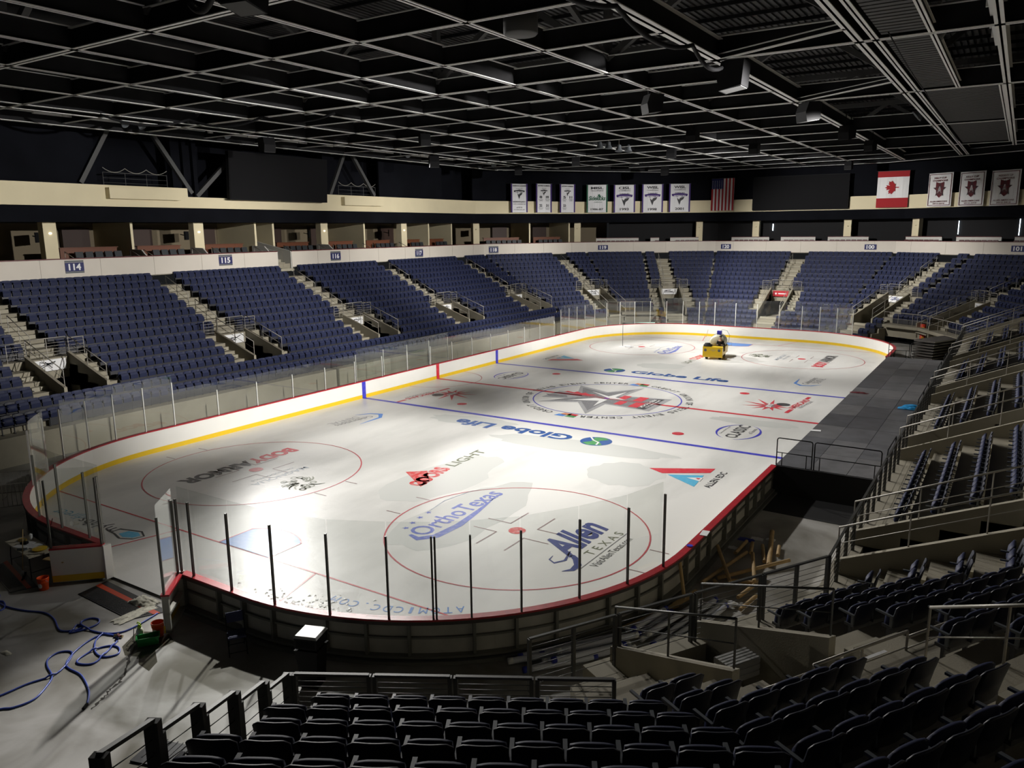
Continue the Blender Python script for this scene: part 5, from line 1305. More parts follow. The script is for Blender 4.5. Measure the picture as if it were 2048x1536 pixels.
# ------ the two leaves of the vehicle gate, swung outwards
def leaf(h, e, lab, front):
    r = empty('gate_leaf', (h[0], h[1], 0), math.atan2(e[1] - h[1], e[0] - h[0]), lab, 'gate'); L = math.hypot(e[0] - h[0], e[1] - h[1]); s = front
    m = MB(); m.bb((0, -.01, .22), (L, .01, 1.02)); m.build('panel', 'board_white', r)
    m = MB(); m.bb((0, -.02, .02), (L, .015, .22)); m.build('kick_plate', 'yellow', r)
    m = MB(); m.bb((0, -.03 if s < 0 else -.19, 1.02), (L, .19 if s < 0 else .03, 1.07)); m.build('cap_rail', 'red', r)
    m = MB(); y0, y1 = (.02, .16) if s < 0 else (-.16, -.02)
    for x in (.04, L - .04): m.bb((x - .04, y0, 0.02), (x + .04, y1, 1.02))
    m.bb((0, y0, .02), (L, y1, .10)); m.bb((0, y0, .5), (L, y1, .56)); m.build('frame', 'board_back', r)
    m = MB(); m.box((L / 2, .05 if s < 0 else -.05, 2.27), (L - .05, .012, 2.4)); m.build('glass_pane', 'glass', r)
    for x in (.05, L - .05): m = MB(); m.box((x, .05 if s < 0 else -.05, 2.1), (.05, .06, 2.07)); m.build('glass_post', 'frame', r)
    m = MB(); m.lathe((L * .9, (.1 if s < 0 else -.1), .04), [(.0, -.04), (.06, -.04), (.06, 0.04), (0, .04)], 12, M4=Matrix.Rotation(PI / 2, 4, 'X')); m.build('caster', 'black', r)
leaf((-1.75, -30.28), (-2.80, -31.30), 'open left gate leaf with white panel, yellow kick plate and red top', 1)
leaf((1.85, -30.3), (2.75, -31.35), 'open right gate leaf seen edge-on beside the striped mat', -1)
for x in (-1.72, 1.84):
    m = MB(); m.bb((x - .05, -30.32, 0), (x + .05, -30.08, 1.05)); m.build('gate_jamb', 'board_white', BD)
# ================================================================== stage deck over the right boards
DK = empty('stage_deck', (0, 0, 0), 0, 'long black stage deck of grey-black panels beside the ice on the right', 'stage')
rr = random.Random(21)
for q, c in enumerate(((0.065, 0.067, 0.075), (0.09, 0.092, 0.10), (0.12, 0.12, 0.125))): mk(f'deck_{q}', c, 0.42, noise=0.25, nscale=1.5)
XS = [13.10, 14.35, 15.67, 16.95]
for i in range(12):
    for k in range(3):
        m = MB(); m.bb((XS[k] + .008, -12.1 + 2.5 * i + .008, 1.03), (XS[k + 1] - .008, -12.1 + 2.5 * (i + 1) - .008, 1.10)); m.build('deck_panel', f'deck_{rr.choice((0, 1, 1, 2))}', DK)
m = MB(); m.bb((13.12, -12.0, 1.0), (16.9, 17.8, 1.085)); m.build('seam_strip', 'frame', DK)
m = MB(); m.bb((13.08, -12.16, -.05), (17.0, -12.10, 1.08)); m.bb((13.04, -12.1, -.05), (13.09, 17.9, 1.0)); m.bb((16.96, -12.1, -.05), (17.0, 17.9, 1.0)); m.build('skirt', 'black_cloth', DK)
for y in (-8, 0, 8, 15):
    for x in (13.5, 16.5): m = MB(); m.bb((x - .04, y - .04, -.05), (x + .04, y + .04, 1.02)); m.build('leg', 'frame', DK)
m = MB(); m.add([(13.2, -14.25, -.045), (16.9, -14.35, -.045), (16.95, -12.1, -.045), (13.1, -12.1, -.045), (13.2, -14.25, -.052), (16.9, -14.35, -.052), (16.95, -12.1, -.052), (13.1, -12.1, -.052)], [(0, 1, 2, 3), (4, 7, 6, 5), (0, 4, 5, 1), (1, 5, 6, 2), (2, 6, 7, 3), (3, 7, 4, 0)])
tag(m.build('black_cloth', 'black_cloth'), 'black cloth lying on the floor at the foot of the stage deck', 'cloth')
def deck_rail(x0, x1, y, lab):
    r = empty('deck_rail', (x0, y, 1.10), 0, lab, 'railing'); L = x1 - x0
    m = MB(); m.tube([(0, 0, 0), (0, 0, .99), (.025, 0, 1.05), (.08, 0, 1.07), (L - .08, 0, 1.07), (L - .025, 0, 1.05), (L, 0, .99), (L, 0, 0)], .022, 8); m.build('frame_tube', 'black', r, True)
    m = MB(); m.tube([(0, 0, .50), (L, 0, .50)], .018, 8); m.build('middle_tube', 'black', r, True)
    for x in (.2, L - .2): m = MB(); m.tube([(x, 0, -.02), (x, 0, .5)], .018, 8); m.build('stub_post', 'black', r, True)
deck_rail(13.12, 14.42, -12.08, 'short black tube railing at the near end of the stage deck'); deck_rail(14.50, 16.80, -12.08, 'long black tube railing at the near end of the stage deck')
deck_rail(13.15, 14.45, 17.85, 'short black tube railing at the far end of the stage deck'); deck_rail(14.55, 16.85, 17.85, 'long black tube railing at the far end of the stage deck')
def side_rail(y0, y1, lab):
    r = empty('deck_rail', (16.95, y0, 1.1), PI / 2, lab, 'railing'); L = y1 - y0
    m = MB(); m.tube([(0, 0, 0), (0, 0, .9), (.12, 0, 1.07), (L, 0, 1.07), (L, 0, 0)], .022, 8); m.build('frame_tube', 'black', r, True)
    m = MB(); m.tube([(0, 0, .5), (L, 0, .5)], .018, 8); m.build('middle_tube', 'black', r, True)
for i, (a, b) in enumerate(((-11.9, -9.6), (-2.0, .3), (.4, 2.7), (2.8, 5.1), (8, 10.3), (12, 14.3))): side_rail(a, b, f'{["first", "second", "third", "fourth", "fifth", "sixth"][i]} black tube railing from the near end along the right edge of the deck')
# things left on the deck
def crumple(name, c, s, m_, lab, cat, seed=1, h=.05, n=9):
    rr = random.Random(seed); b = MB(); vs = []
    for i in range(n):
        for k in range(n):
            x = (i / (n - 1) - .5) * s[0]; y = (k / (n - 1) - .5) * s[1]; e = (1 - abs(2 * i / (n - 1) - 1) ** 3) * (1 - abs(2 * k / (n - 1) - 1) ** 3)
            vs.append((x + rr.uniform(-.06, .06) * s[0], y + rr.uniform(-.06, .06) * s[1], e * rr.uniform(.3, 1) * h))
    fs = [(i * n + k, (i + 1) * n + k, (i + 1) * n + k + 1, i * n + k + 1) for i in range(n - 1) for k in range(n - 1)]
    N = n * n; vs += [(v[0], v[1], v[2] - .006) for v in vs]; fs += [(N + a, N + d, N + c_, N + b_) for a, b_, c_, d in fs]
    b.add([(v[0] + c[0], v[1] + c[1], v[2] + c[2]) for v in vs], fs); return tag(b.build(name, m_, None, True), lab, cat)
crumple('folded_tarp', (16.3, .8, 1.12), (.9, .45), 'cyan', 'bright blue folded tarp on the deck beside the right rail', 'tarp', 3, .14); crumple('folded_tarp', (16.4, 1.5, 1.12), (.8, .3), 'cyan', 'smaller bright blue tarp just behind the other one', 'tarp', 4, .1)
crumple('flag_cloth', (13.55, 3.7, 1.11), (.9, .3), 'maroon', 'dark red and white rag on the deck edge by the far blue line', 'cloth', 5, .07)
m = MB(); m.box((13.3, -5.95, 1.108), (.42, .28, .008), .2); tag(m.build('paper_sheet', 'white'), 'white sheet of paper at the ice edge of the deck', 'paper')
m = MB(); m.box((13.1, -20.2, 1.08), (.22, .42, .012), .1); tag(m.build('paper_sheet', 'white'), 'white card lying on the red cap rail near the black deck', 'paper')
m = MB(); m.lathe((13.05, -21.35, 1.072), [(0, 0), (.09, 0), (.09, .02), (0, .02)], 16); tag(m.build('round_sticker', 'i_blue'), 'round blue marker on the red cap rail', 'marker')
# ================================================================== tubes on the floor
def rod(name, a, b, r, m_, lab, cat, group=None, hollow=None):
    a, b = Vector(a), Vector(b); R_ = empty(name, a, 0, lab, cat, group); d = b - a
    m = MB(); m.tube([(0, 0, 0), d], r, 18); m.build('tube', m_, R_)
    if hollow:
        for q, s in ((Vector((0, 0, 0)), -1), (d, 1)):
            m = MB(); u = d.normalized() * s; m.tube([q - u * .10, q + u * .012], r * 1.04, 14); m.build('end_cap', hollow, R_, True)
    return R_
TB = [((13.44, -21.29), (13.91, -18.48), 'long tan tube lying towards the boards'), ((13.04, -18.7), (14.2, -21.08), 'long tan tube leaning over the crossing pile'), ((13.75, -20.76), (15.26, -18.64), 'longest tan tube crossing the pile'), ((14.16, -18.71), (14.77, -20.67), 'curved tan tube in the middle of the pile'), ((14.14, -20.72), (14.76, -20.54), 'short brown tube at the near end of the pile'), ((14.61, -21.7), (14.89, -19.93), 'tan tube at the near right of the pile'), ((14.76, -19.09), (14.14, -16.33), 'thick upright-pointing tan tube at the far side'), ((14.19, -17.67), (14.57, -18.91), 'short tan tube left of the thick one'), ((13.63, -18.73), (13.65, -17.59), 'short tan tube nearest the boards'), ((14.04, -18.48), (13.85, -17.63), 'short tan tube next to the boards, second'), ((14.81, -18.24), (14.66, -17.47), 'shortest tan tube, far right of the pile'), ((13.7, -21.0), (13.97, -21.29), 'stubby brown tube beside the pile'), ((14.88, -22.36), (15.01, -21.34), 'tan tube behind the cable railing')]
for i, (a, b, l) in enumerate(TB):
    z0 = .02 + (0.10 if i in (1, 3) else 0.0); rod('cardboard_tube', (a[0], a[1], z0), (b[0], b[1], z0 + (.10 if i == 2 else 0)), .055 if i != 6 else .075, 'cardboard', l, 'tube')
rod('wooden_board', (12.95, -21.9, .9), (13.4, -22.6, 0.0), .05, 'wood', 'wooden board leaning against the outside of the boards', 'board')
for i, (a, b) in enumerate((((13.2, -23.3), (13.45, -22.4)), ((13.25, -23.0), (13.5, -21.9)), ((12.6, -24.9), (13.35, -23.0)))): m = MB(); m.bar((a[0], a[1], .0), (b[0], b[1], .02), .12, .06); tag(m.build('timber_strip', 'wood'), f'{["short", "medium", "long"][i]} pale timber strip on the floor along the outside of the boards', 'timber')
WT = [((11.0, -27.85), (12.1, -26.6)), ((11.1, -27.55), (12.72, -25.35)), ((11.71, -27.44), (13.1, -25.6)), ((11.5, -27.98), (12.68, -26.55)), ((12.2, -26.95), (13.3, -25.7)), ((11.5, -27.2), (12.85, -25.5)), ((12.75, -24.98), (13.22, -23.79)), ((13.12, -25.1), (13.38, -23.5)), ((13.26, -25.24), (13.83, -22.53)), ((13.6, -25.34), (14.15, -22.19)), ((13.82, -25.25), (14.36, -22.6)), ((14.16, -24.76), (14.50, -22.4)), ((11.9, -27.1), (13.2, -25.35)), ((12.0, -27.5), (13.15, -25.95)), ((13.4, -25.2), (13.95, -22.9)), ((13.0, -25.2), (13.3, -23.7))]
for i, (a, b) in enumerate(WT):
    z = .05 + (.16 if i >= 12 else 0)
    grp = 'left' if a[0] < 12.6 and b[1] < -25 else 'right'
    rod('wrapped_tube', (a[0], a[1], z), (b[0], b[1], z), .075, 'tube_white', f'plastic-wrapped white tube in the {"lower left" if grp == "left" else "upper right"} heap outside the boards, {["on the floor", "on top"][i >= 12]}', 'tube', f'white tubes in the {grp} heap, {["floor", "top"][i >= 12]}', hollow='tube_blue' if i % 2 else 'white')
crumple('plastic_wrap', (14.45, -22.2, 0), (.5, .4), 'white', 'crumpled clear plastic at the end of the white tubes', 'plastic wrap', 8, .12)
for i, (x, y, s) in enumerate(((13.55, -17.3, .5), (13.85, -17.05, .4), (13.35, -18.2, .35), (14.25, -16.9, .3))): crumple('plastic_scrap', (x, y, -.05), (s, s * .6), ['tube_blue', 'white', 'white', 'white'][i], ['blue and white plastic scrap near the boards', 'white plastic scrap by the blue one', 'small white scrap between boards and tubes', 'small white scrap right of the tan tubes'][i], 'plastic scrap', 10 + i, .06, 7)
# aluminium planks at the corner stair
r = empty('plank_stack', (16.75, -27.95, 1.75), 1.05, 'stack of ribbed aluminium planks between the cable rails of the corner stair', 'planks')
for k in range(3):
    m = MB(); m.box((0, 0, .06 + .13 * k), (1.7, .42, .10))
    for q in range(5): m.box((0, -.17 + q * .085, .118 + .13 * k), (1.7, .05, .015))
    m.build('plank', 'alu', r)
# step blocks in front of the right vomitories
for i, (y, w) in enumerate(((-21.0, 'nearest'), (-9.6, 'second'), (1.5, 'third'), (12.7, 'fourth'))):
    m = MB(); m.bb((17.65, y + .8, 1.67), (18.2, y + 1.6, 1.90)); tag(m.build('step_block', 'concrete'), f'low concrete step block at the {w} entrance of the right side', 'step')
# ================================================================== things at the near left on the floor
FZ = -.06
def tubef(name, pts, r, m_, lab, cat, z=FZ, sub=6, zs=None):
    P = []; N = len(pts)
    for i in range(N - 1):      # catmull-rom through the measured points
        p0 = pts[max(0, i - 1)]; p1 = pts[i]; p2 = pts[i + 1]; p3_ = pts[min(N - 1, i + 2)]
        for k in range(sub):
            t = k / sub; f = [.5 * (2 * p1[q] + (-p0[q] + p2[q]) * t + (2 * p0[q] - 5 * p1[q] + 4 * p2[q] - p3_[q]) * t * t + (-p0[q] + 3 * p1[q] - 3 * p2[q] + p3_[q]) * t ** 3) for q in (0, 1)]
            P.append(f)
    P.append(list(pts[-1])); out = []
    for i, p in enumerate(P):
        lift = 0
        for k in range(0, i - 8):
            if (P[k][0] - p[0]) ** 2 + (P[k][1] - p[1]) ** 2 < .006: lift = 1.7 * r; break
        out.append((p[0], p[1], z + r + lift))
    m = MB(); m.tube(out, r, 8); return tag(m.build(name, m_, None, True), lab, cat)
H = 0.022
tubef('water_hose', [(-3.4, -32.5), (-2.89, -32.74), (-2.4, -32.73), (-1.79, -32.59), (-1.21, -32.37), (-0.62, -32.41), (0.12, -32.65), (0.42, -32.50), (0.24, -32.27), (0.50, -32.24), (.48, -32.59), (0.65, -32.32), (0.67, -31.97), (0.46, -31.79), (0.21, -31.86), (0.17, -32.1), (0.5, -32.24), (1.16, -32.17), (1.59, -31.91), (1.65, -31.49), (1.49, -30.75)], H, 'hose', 'blue hose running from the left edge in small loops to the open gate', 'hose')
tubef('water_hose', [(1.72, -32.02), (1.5, -32.1), (1.31, -32.19), (1.33, -32.56), (1.56, -33.04), (1.9, -33.42), (2.2, -33.51), (2.75, -33.52), (3.51, -33.77), (4.0, -34.08)], H, 'hose', 'blue hose ending in a dark nozzle on the open floor', 'hose')
tubef('water_hose', [(1.25, -32.12), (1.48, -32.46), (2.0, -32.76), (2.4, -32.78), (2.57, -32.53), (2.32, -32.34), (2.04, -32.39), (1.88, -32.69), (1.97, -33.16), (2.19, -33.27), (2.47, -33.06), (2.21, -32.56), (1.95, -32.17), (1.7, -32.06), (1.39, -32.10)], H, 'hose', 'blue hose coiled in two round loops near the green tub', 'hose')
tubef('water_hose', [(2.2, -35.9), (2.53, -35.21), (2.73, -35.0), (2.79, -34.59), (2.44, -34.11), (2.16, -33.89), (1.63, -33.73), (1.33, -33.55), (1.24, -33.27), (1.41, -33.09), (1.64, -33.14), (2.0, -33.5), (2.17, -33.88), (2.03, -34.37), (1.99, -34.97), (1.8, -35.9)], H, 'hose', 'blue hose making a long narrow loop out of the bottom left', 'hose')
tubef('water_hose', [(-3.6, -32.8), (-3.03, -32.68), (-2.88, -32.64), (-2.53, -32.76), (-2.38, -32.95), (-2.6, -33.3), (-3.1, -33.7)], H, 'hose', 'piece of blue hose curling at the left edge of the floor', 'hose')
m = MB(); m.tube([(4.0, -34.08, -.03), (4.1, -34.22, -.03)], .035, 10); tag(m.build('hose_nozzle', 'black'), 'black nozzle at the end of the blue hose', 'nozzle')
r = empty('hose_valve', (1.78, -32.03, FZ), .4, 'brass valve with a dark red handle joining the hoses', 'valve'); m = MB(); m.tube([(-.12, 0, .04), (.12, 0, .04)], .032, 10); m.tube([(0, 0, .04), (0, .0, .12)], .02, 8); m.build('body', 'brass', r); m = MB(); m.box((.06, -.06, .1), (.16, .05, .03), -.6); m.build('handle', 'maroon', r)
def bucket(p, lab, rz=0):
    r = empty('bucket', p, rz, lab, 'bucket')
    m = MB(); m.lathe((0, 0, 0), [(.125, 0), (.15, .33), (.162, .335), (.165, .375), (.150, .378), (.143, .34), (.118, .012), (0, .012)], 26); m.build('shell', 'orange', r, True)
    m = MB()
    for z, q in ((.255, .149), (.285, .152), (.315, .155)): m.tube([(q * math.cos(2 * PI * k / 24), q * math.sin(2 * PI * k / 24), z) for k in range(24)], .006, 5, close=True)
    m.build('ribs', 'orange', r)
    m = MB(); m.tube([(.165 * math.cos(t), .165 * math.sin(t) * .9 - .02, .33 - .16 * math.sin(t)) for t in (PI * k / 12 for k in range(13))], .004, 5); m.build('bail_handle', 'rail', r)
    m = MB()
    for k in range(5):
        a = -.4 + k * .16; m.box((.147 * math.sin(a + .5), -.147 * math.cos(a + .5), .16), (.03, .004, .13 if k % 4 else .08), a + .5)
    m.build('printed_label', 'white', r)
bucket((-2.74, -31.60, FZ), 'orange bucket standing beside the open left gate leaf'); bucket((2.57, -31.42, FZ), 'orange bucket behind the green tub')
r = empty('tub', (2.72, -31.80, FZ), .98, 'green rectangular tub half full of grey water on the floor', 'tub')
m = MB(); w, l, h = .26, .52, .20
def ringq(mb, w, l, z): return [(-l / 2, -w / 2, z), (l / 2, -w / 2, z), (l / 2, w / 2, z), (-l / 2, w / 2, z)]
lv_ = ringq(m, w * .86, l * .9, 0) + ringq(m, w, l, h) + ringq(m, w + .04, l + .04, h) + ringq(m, w + .04, l + .04, h + .02) + ringq(m, w - .015, l - .015, h + .02) + ringq(m, w * .84, l * .88, .015)
m.add(lv_, [(0, 3, 2, 1)] + [(4 * k + i, 4 * k + (i + 1) % 4, 4 * k + 4 + (i + 1) % 4, 4 * k + 4 + i) for k in range(5) for i in range(4)] + [(20, 21, 22, 23)]); m.build('body', 'green', r)
m = MB(); m.add(ringq(m, w * .93, l * .95, .12), [(0, 1, 2, 3)]); mk('grey_water', (.10, .12, .10), .1); m.build('water', 'grey_water', r)
r = empty('pump_sprayer', (2.38, -31.80, FZ), 0, 'white pump sprayer with lime green top and black hose', 'sprayer')
m = MB(); m.lathe((0, 0, 0), [(0, 0), (.085, 0), (.09, .02), (.09, .25), (.07, .31), (.04, .34), (0, .34)], 20); m.build('tank', 'jug', r, True)
m = MB(); m.lathe((0, 0, .33), [(.045, 0), (.05, .05), (.03, .07), (.03, .10), (0, .10)], 14); m.tube([(-.08, 0, .43), (-.06, 0, .47), (.06, 0, .47), (.08, 0, .43)], .016, 8); m.build('pump_top', 'lime', r, True)
m = MB(); m.tube([(-.05, -.03, .33), (-.16, -.06, .30), (-.2, -.05, .14), (-.14, -.12, .03), (-.02, -.15, .015), (.02, -.12, .015)], .009, 6); m.build('spray_hose', 'black', r, True)
# rubber mats with red stripe
def mat_runner(P, lab, seed, dirty=0):
    (ax, ay), (bx, by), (cx, cy), (dx, dy) = P    # a-b long side at the ice, d-c long side outside
    R_ = empty('rubber_mat', (0, 0, 0), 0, lab, 'mat'); L = lambda s, t: ((ax + (bx - ax) * s) * (1 - t) + (dx + (cx - dx) * s) * t, (ay + (by - ay) * s) * (1 - t) + (dy + (cy - dy) * s) * t)
    def q(s0, s1, t0, t1, z): return [(*L(s0, t0), z), (*L(s1, t0), z), (*L(s1, t1), z), (*L(s0, t1), z)]
    m = MB(); m.add(q(0, 1, 0, 1, FZ + .002) + q(0, 1, 0, 1, FZ + .018), [(3, 2, 1, 0), (4, 5, 6, 7), (0, 1, 5, 4), (1, 2, 6, 5), (2, 3, 7, 6), (3, 0, 4, 7)]); m.build('sheet', 'mat_black', R_)
    m = MB(); m.add(q(0.0, 1, .22, .40, FZ + .0185) + q(0, 1, .22, .40, FZ + .023), [(4, 5, 6, 7), (0, 1, 5, 4), (1, 2, 6, 5), (2, 3, 7, 6), (3, 0, 4, 7)]); m.build('red_stripe', 'mat_red', R_)
    m = MB()
    for k in range(11):
        t = .44 + k * .048
        for j in range(26):
            s = .12 + j * .033; m.add(q(s, s + .022, t, t + .018, FZ + .018) + q(s, s + .022, t, t + .018, FZ + .028), [(4, 5, 6, 7), (0, 1, 5, 4), (1, 2, 6, 5), (2, 3, 7, 6), (3, 0, 4, 7)])
    o = m.build('ribs', 'steel_mid', R_)
mat_runner(((-1.68, -30.33), (1.62, -30.5), (1.15, -31.35), (-1.55, -31.25)), 'black ribbed rubber mat with a red stripe across the open gate', 1)
mat_runner(((-3.05, -31.62), (-5.9, -31.0), (-5.6, -31.8), (-3.35, -32.25)), 'black rubber mat with faded red stripe at the left beside the orange bucket', 2)
crumple('wet_cloth', (.55, -30.55, FZ + .03), (.8, .5), 'cloth', 'crumpled cream cloth on the striped mat', 'cloth', 15, .12, 13); crumple('wet_cloth', (1.0, -31.1, FZ + .02), (.42, 1.1), 'cloth', 'long cream cloth trailing off the striped mat', 'cloth', 17, .06, 13)
crumple('cloth_scrap', (.13, -33.95, FZ + .008), (.3, .14), 'cloth', 'small cream rag alone on the floor at the left edge', 'cloth', 18, .04, 7)
# folding table with clutter
r = empty('folding_table', (-4.52, -31.05, FZ), -.12, 'cream folding table covered with tools and papers behind the open gate', 'table')
m = MB(); m.box((0, 0, .74), (1.95, .72, .045)); m.build('table_top', 'table_top', r)
for x in (-.75, .75):
    m = MB(); m.tube([(x, -.28, .72), (x * 1.08, -.30, .35), (x * 1.08, -.30, .0)], .014, 8); m.build('leg', 'black', r, True)
    m = MB(); m.tube([(x, .28, .72), (x * 1.08, .30, .35), (x * 1.08, .30, .0)], .014, 8); m.build('leg', 'black', r, True)
    m = MB(); m.tube([(x * 1.08, -.30, .2), (x * 1.08, .30, .2)], .01, 6); m.build('cross_bar', 'black', r)
def on_table(x, y): c, s = math.cos(-.12), math.sin(-.12); return (-4.52 + x * c - y * s, -31.05 + x * s + y * c, FZ + .765)
for i, (x, y, w, l, a) in enumerate(((-.2, .1, .3, .22, .4), (0.05, -.05, .34, .24, .1), (.15, .2, .3, .2, .9), (-.1, -.22, .4, .2, .3), (.35, .05, .25, .2, .2))):
    p = on_table(x, y); m = MB(); m.box((p[0], p[1], p[2] + .004 + .004 * i), (w, l, .008), a); tag(m.build('paper_stack', 'white'), f'{["leftmost", "second", "rear", "front", "right"][i]} white paper on the folding table', 'paper')
p = on_table(.62, .08); m = MB(); m.lathe((p[0], p[1], p[2]), [(0, .02), (.2, .03), (.21, .05), (0, .07)], 20); tag(m.build('yellow_tray', 'yellow'), 'yellow round tray on the right end of the folding table', 'tray')
p = on_table(-.62, .02); m = MB(); m.tube([(p[0] + .14 * math.cos(t), p[1] + .1 * math.sin(t), p[2] + .02) for t in (2 * PI * k / 20 for k in range(20))], .014, 6, close=True); tag(m.build('coiled_cord', 'yellow'), 'yellow and black coil of cord at the left end of the table', 'cord')
p = on_table(-.25, -.05); m = MB(); m.box((p[0], p[1], p[2] + .04), (.2, .12, .07), .5); tag(m.build('dark_box', 'black'), 'small black box among the papers on the table', 'box')
p = on_table(-.5, .22); m = MB(); m.lathe(p, [(0, 0), (.05, 0), (.055, .16), (.02, .2), (0, .2)], 14); tag(m.build('spray_bottle', 'white'), 'white bottle at the back left of the folding table', 'bottle')
p = on_table(.2, -.27); m = MB(); m.box((p[0], p[1], p[2] + .03), (.26, .08, .05), .7); m.box((p[0] + .1, p[1] + .03, p[2] + .02), (.1, .1, .04), .2); tag(m.build('hand_tool', 'arm'), 'dark hand tool at the front of the folding table', 'tool')
for i in range(3): m = MB(); a = (-3.35 + .1 * i, -31.0 + .15 * i, FZ + .74 + .03 * i); m.bar(a, (a[0] + .7, a[1] + .12, a[2]), .12, .02); tag(m.build('wood_offcut', 'wood'), f'{["lower", "middle", "upper"][i]} wooden offcut sticking out past the table beside the gate', 'wood')
m = MB(); m.bar((-3.35, -31.05, FZ + .68), (-2.6, -30.85, FZ + .68), .5, .03); tag(m.build('plywood_sheet', 'wood'), 'plywood sheet at table height between table and gate leaf', 'plywood')
m = MB()
for x, y in ((-3.2, -31.1), (-2.75, -30.95)): m.bar((x, y, FZ), (x, y, FZ + .67), .04, .04)
tag(m.build('trestle', 'wood'), 'wooden trestle legs under the plywood', 'trestle')
r = empty('squeegee', (-4.15, -31.5, FZ), 0, 'floor squeegee with a wooden handle leaning on the folding table', 'squeegee')
m = MB(); m.tube([(0, 0, .12), (.42, -.02, 1.62)], .014, 8); m.build('handle', 'wood', r, True); m = MB(); m.tube([(-.02, 0, .02), (.03, 0, .22)], .03, 8); m.build('ferrule', 'alu', r, True); m = MB(); m.box((.05, 0, .025), (.6, .05, .05), -.6); m.build('blade', 'black', r)
r = empty('broom', (-5.0, -30.5, FZ), 0, 'thin dark red pole leaning on the outside of the boards behind the table', 'pole'); m = MB(); m.tube([(0, 0, 0), (.35, .28, 1.35)], .012, 6); m.build('handle', 'maroon', r)
# folding chair
r = empty('folding_chair', (4.92, -30.82, FZ), -2.15, 'navy padded folding chair standing outside the near boards', 'chair')
mk('chair_pad', (.025, .03, .09), .7)
m = MB(); m.box((0, .02, .45), (.42, .40, .05)); m.box((0, .02, .478), (.36, .34, .02)); m.build('seat', 'chair_pad', r)
m = MB(); m.bar((0, -.24, .66), (0, -.30, .90), .40, .03, up=(0, 1, 0)); m.build('backrest', 'chair_pad', r)
for s in (-1, 1):
    m = MB(); m.tube([(s * .21, .28, 0), (s * .21, -.12, .5), (s * .21, -.30, .92)], .012, 8); m.build('leg', 'black', r, True)
    m = MB(); m.tube([(s * .18, -.28, 0), (s * .18, .12, .44)], .012, 8); m.build('leg', 'black', r, True)
m = MB(); m.tube([(-.21, .22, .07), (.21, .22, .07)], .009, 6); m.tube([(-.18, -.24, .06), (.18, -.24, .06)], .009, 6); m.build('cross_bar', 'black', r)
# trash can
r = empty('trash_can', (7.62, -30.85, FZ), .35, 'tall black square trash can with a grey top outside the near boards', 'trash can')
m = MB(); m.add([(-.20, -.20, 0), (.20, -.20, 0), (.20, .20, 0), (-.20, .20, 0), (-.26, -.26, .92), (.26, -.26, .92), (.26, .26, .92), (-.26, .26, .92)], [(0, 3, 2, 1), (4, 5, 6, 7), (0, 1, 5, 4), (1, 2, 6, 5), (2, 3, 7, 6), (3, 0, 4, 7)]); m.build('body', 'black', r)
m = MB(); m.bb((-.285, -.285, .90), (.285, .285, .96)); m.bb((-.27, -.27, 1.0), (.27, .27, 1.26)); m.build('hood', 'black', r)
m = MB(); m.bb((-.22, -.275, 1.04), (.22, -.27, 1.2)); m.build('flap', 'screen', r)
m = MB(); m.add([(-.29, -.29, 1.26), (.29, -.29, 1.26), (.29, .29, 1.26), (-.29, .29, 1.26), (-.25, -.25, 1.31), (.25, -.25, 1.31), (.25, .25, 1.31), (-.25, .25, 1.31)], [(0, 3, 2, 1), (4, 5, 6, 7), (0, 1, 5, 4), (1, 2, 6, 5), (2, 3, 7, 6), (3, 0, 4, 7)]); mk('lid_grey', (.35, .35, .34), .4); m.build('top', 'lid_grey', r)
# crack and wet stains in the floor
rr = random.Random(4); cr = [(2.42, -32.04), (2.75, -32.3), (2.95, -32.47), (3.3, -32.75), (3.56, -32.95), (3.75, -33.2), (3.83, -33.44), (4.0, -33.65), (4.09, -33.85), (4.28, -34.21)]
pts = []; ws = []
for a, b in zip(cr[:-1], cr[1:]):
    for k in range(5): t = k / 5; pts.append((a[0] + (b[0] - a[0]) * t + rr.uniform(-.03, .03), a[1] + (b[1] - a[1]) * t + rr.uniform(-.03, .03))); ws.append(rr.uniform(.02, .10))
m = MB(); v, f = stroke2(pts, ws); m.add([(a, b, FZ + .003) for a, b in v], f); mk('crack_dark', (.03, .025, .02), .9); struct(m, 'floor_crack', 'crack_dark')
mk('wet_floor', (.085, .08, .062), .12)
m = MB(); pts = [(1.9, -31.6), (2.6, -31.2), (3.2, -31.4), (3.15, -31.9), (3.7, -32.2), (3.9, -32.55), (3.4, -32.5), (3.1, -32.3), (2.75, -32.45), (2.3, -32.25)]; put_poly(m, pts, (0, 0, FZ + .002), (1, 0, 0), (0, 1, 0)); struct(m, 'floor_puddle', 'wet_floor')
m = MB(); m.box((6.9, -34.2, FZ + .02), (.9, .7, .03), .3)
for k in range(6): m.box((6.6 + k * .12, -34.2 + k * .035, FZ + .04), (.02, .6, .01), .3)
tag(m.build('floor_grate', 'mat_black'), 'dark perforated floor plate below the left cut of the near stand', 'grate')
# crowd barriers at the left behind the corner
for i, (x, y, a) in enumerate(((-10.6, -28.9, 1.0), (-11.9, -27.6, .85))):
    r = empty('crowd_barrier', (x, y, FZ), a, ['near', 'far'][i] + ' grey steel crowd barrier outside the left corner of the boards', 'barrier')
    m = MB(); m.tube([(-1.1, 0, .05), (-1.1, 0, 1.05), (1.1, 0, 1.05), (1.1, 0, .05)], .02, 8); m.tube([(-1.1, 0, .2), (1.1, 0, .2)], .015, 6); m.build('frame', 'rail', r)
    m = MB()
    for k in range(15): m.tube([(-1.0 + k * .143, 0, .2), (-1.0 + k * .143, 0, 1.05)], .008, 5)
    m.build('bars', 'rail', r)
    for s in (-.8, .8): m = MB(); m.tube([(s, -.3, .02), (s, .3, .02)], .02, 6); m.build('foot', 'rail', r)
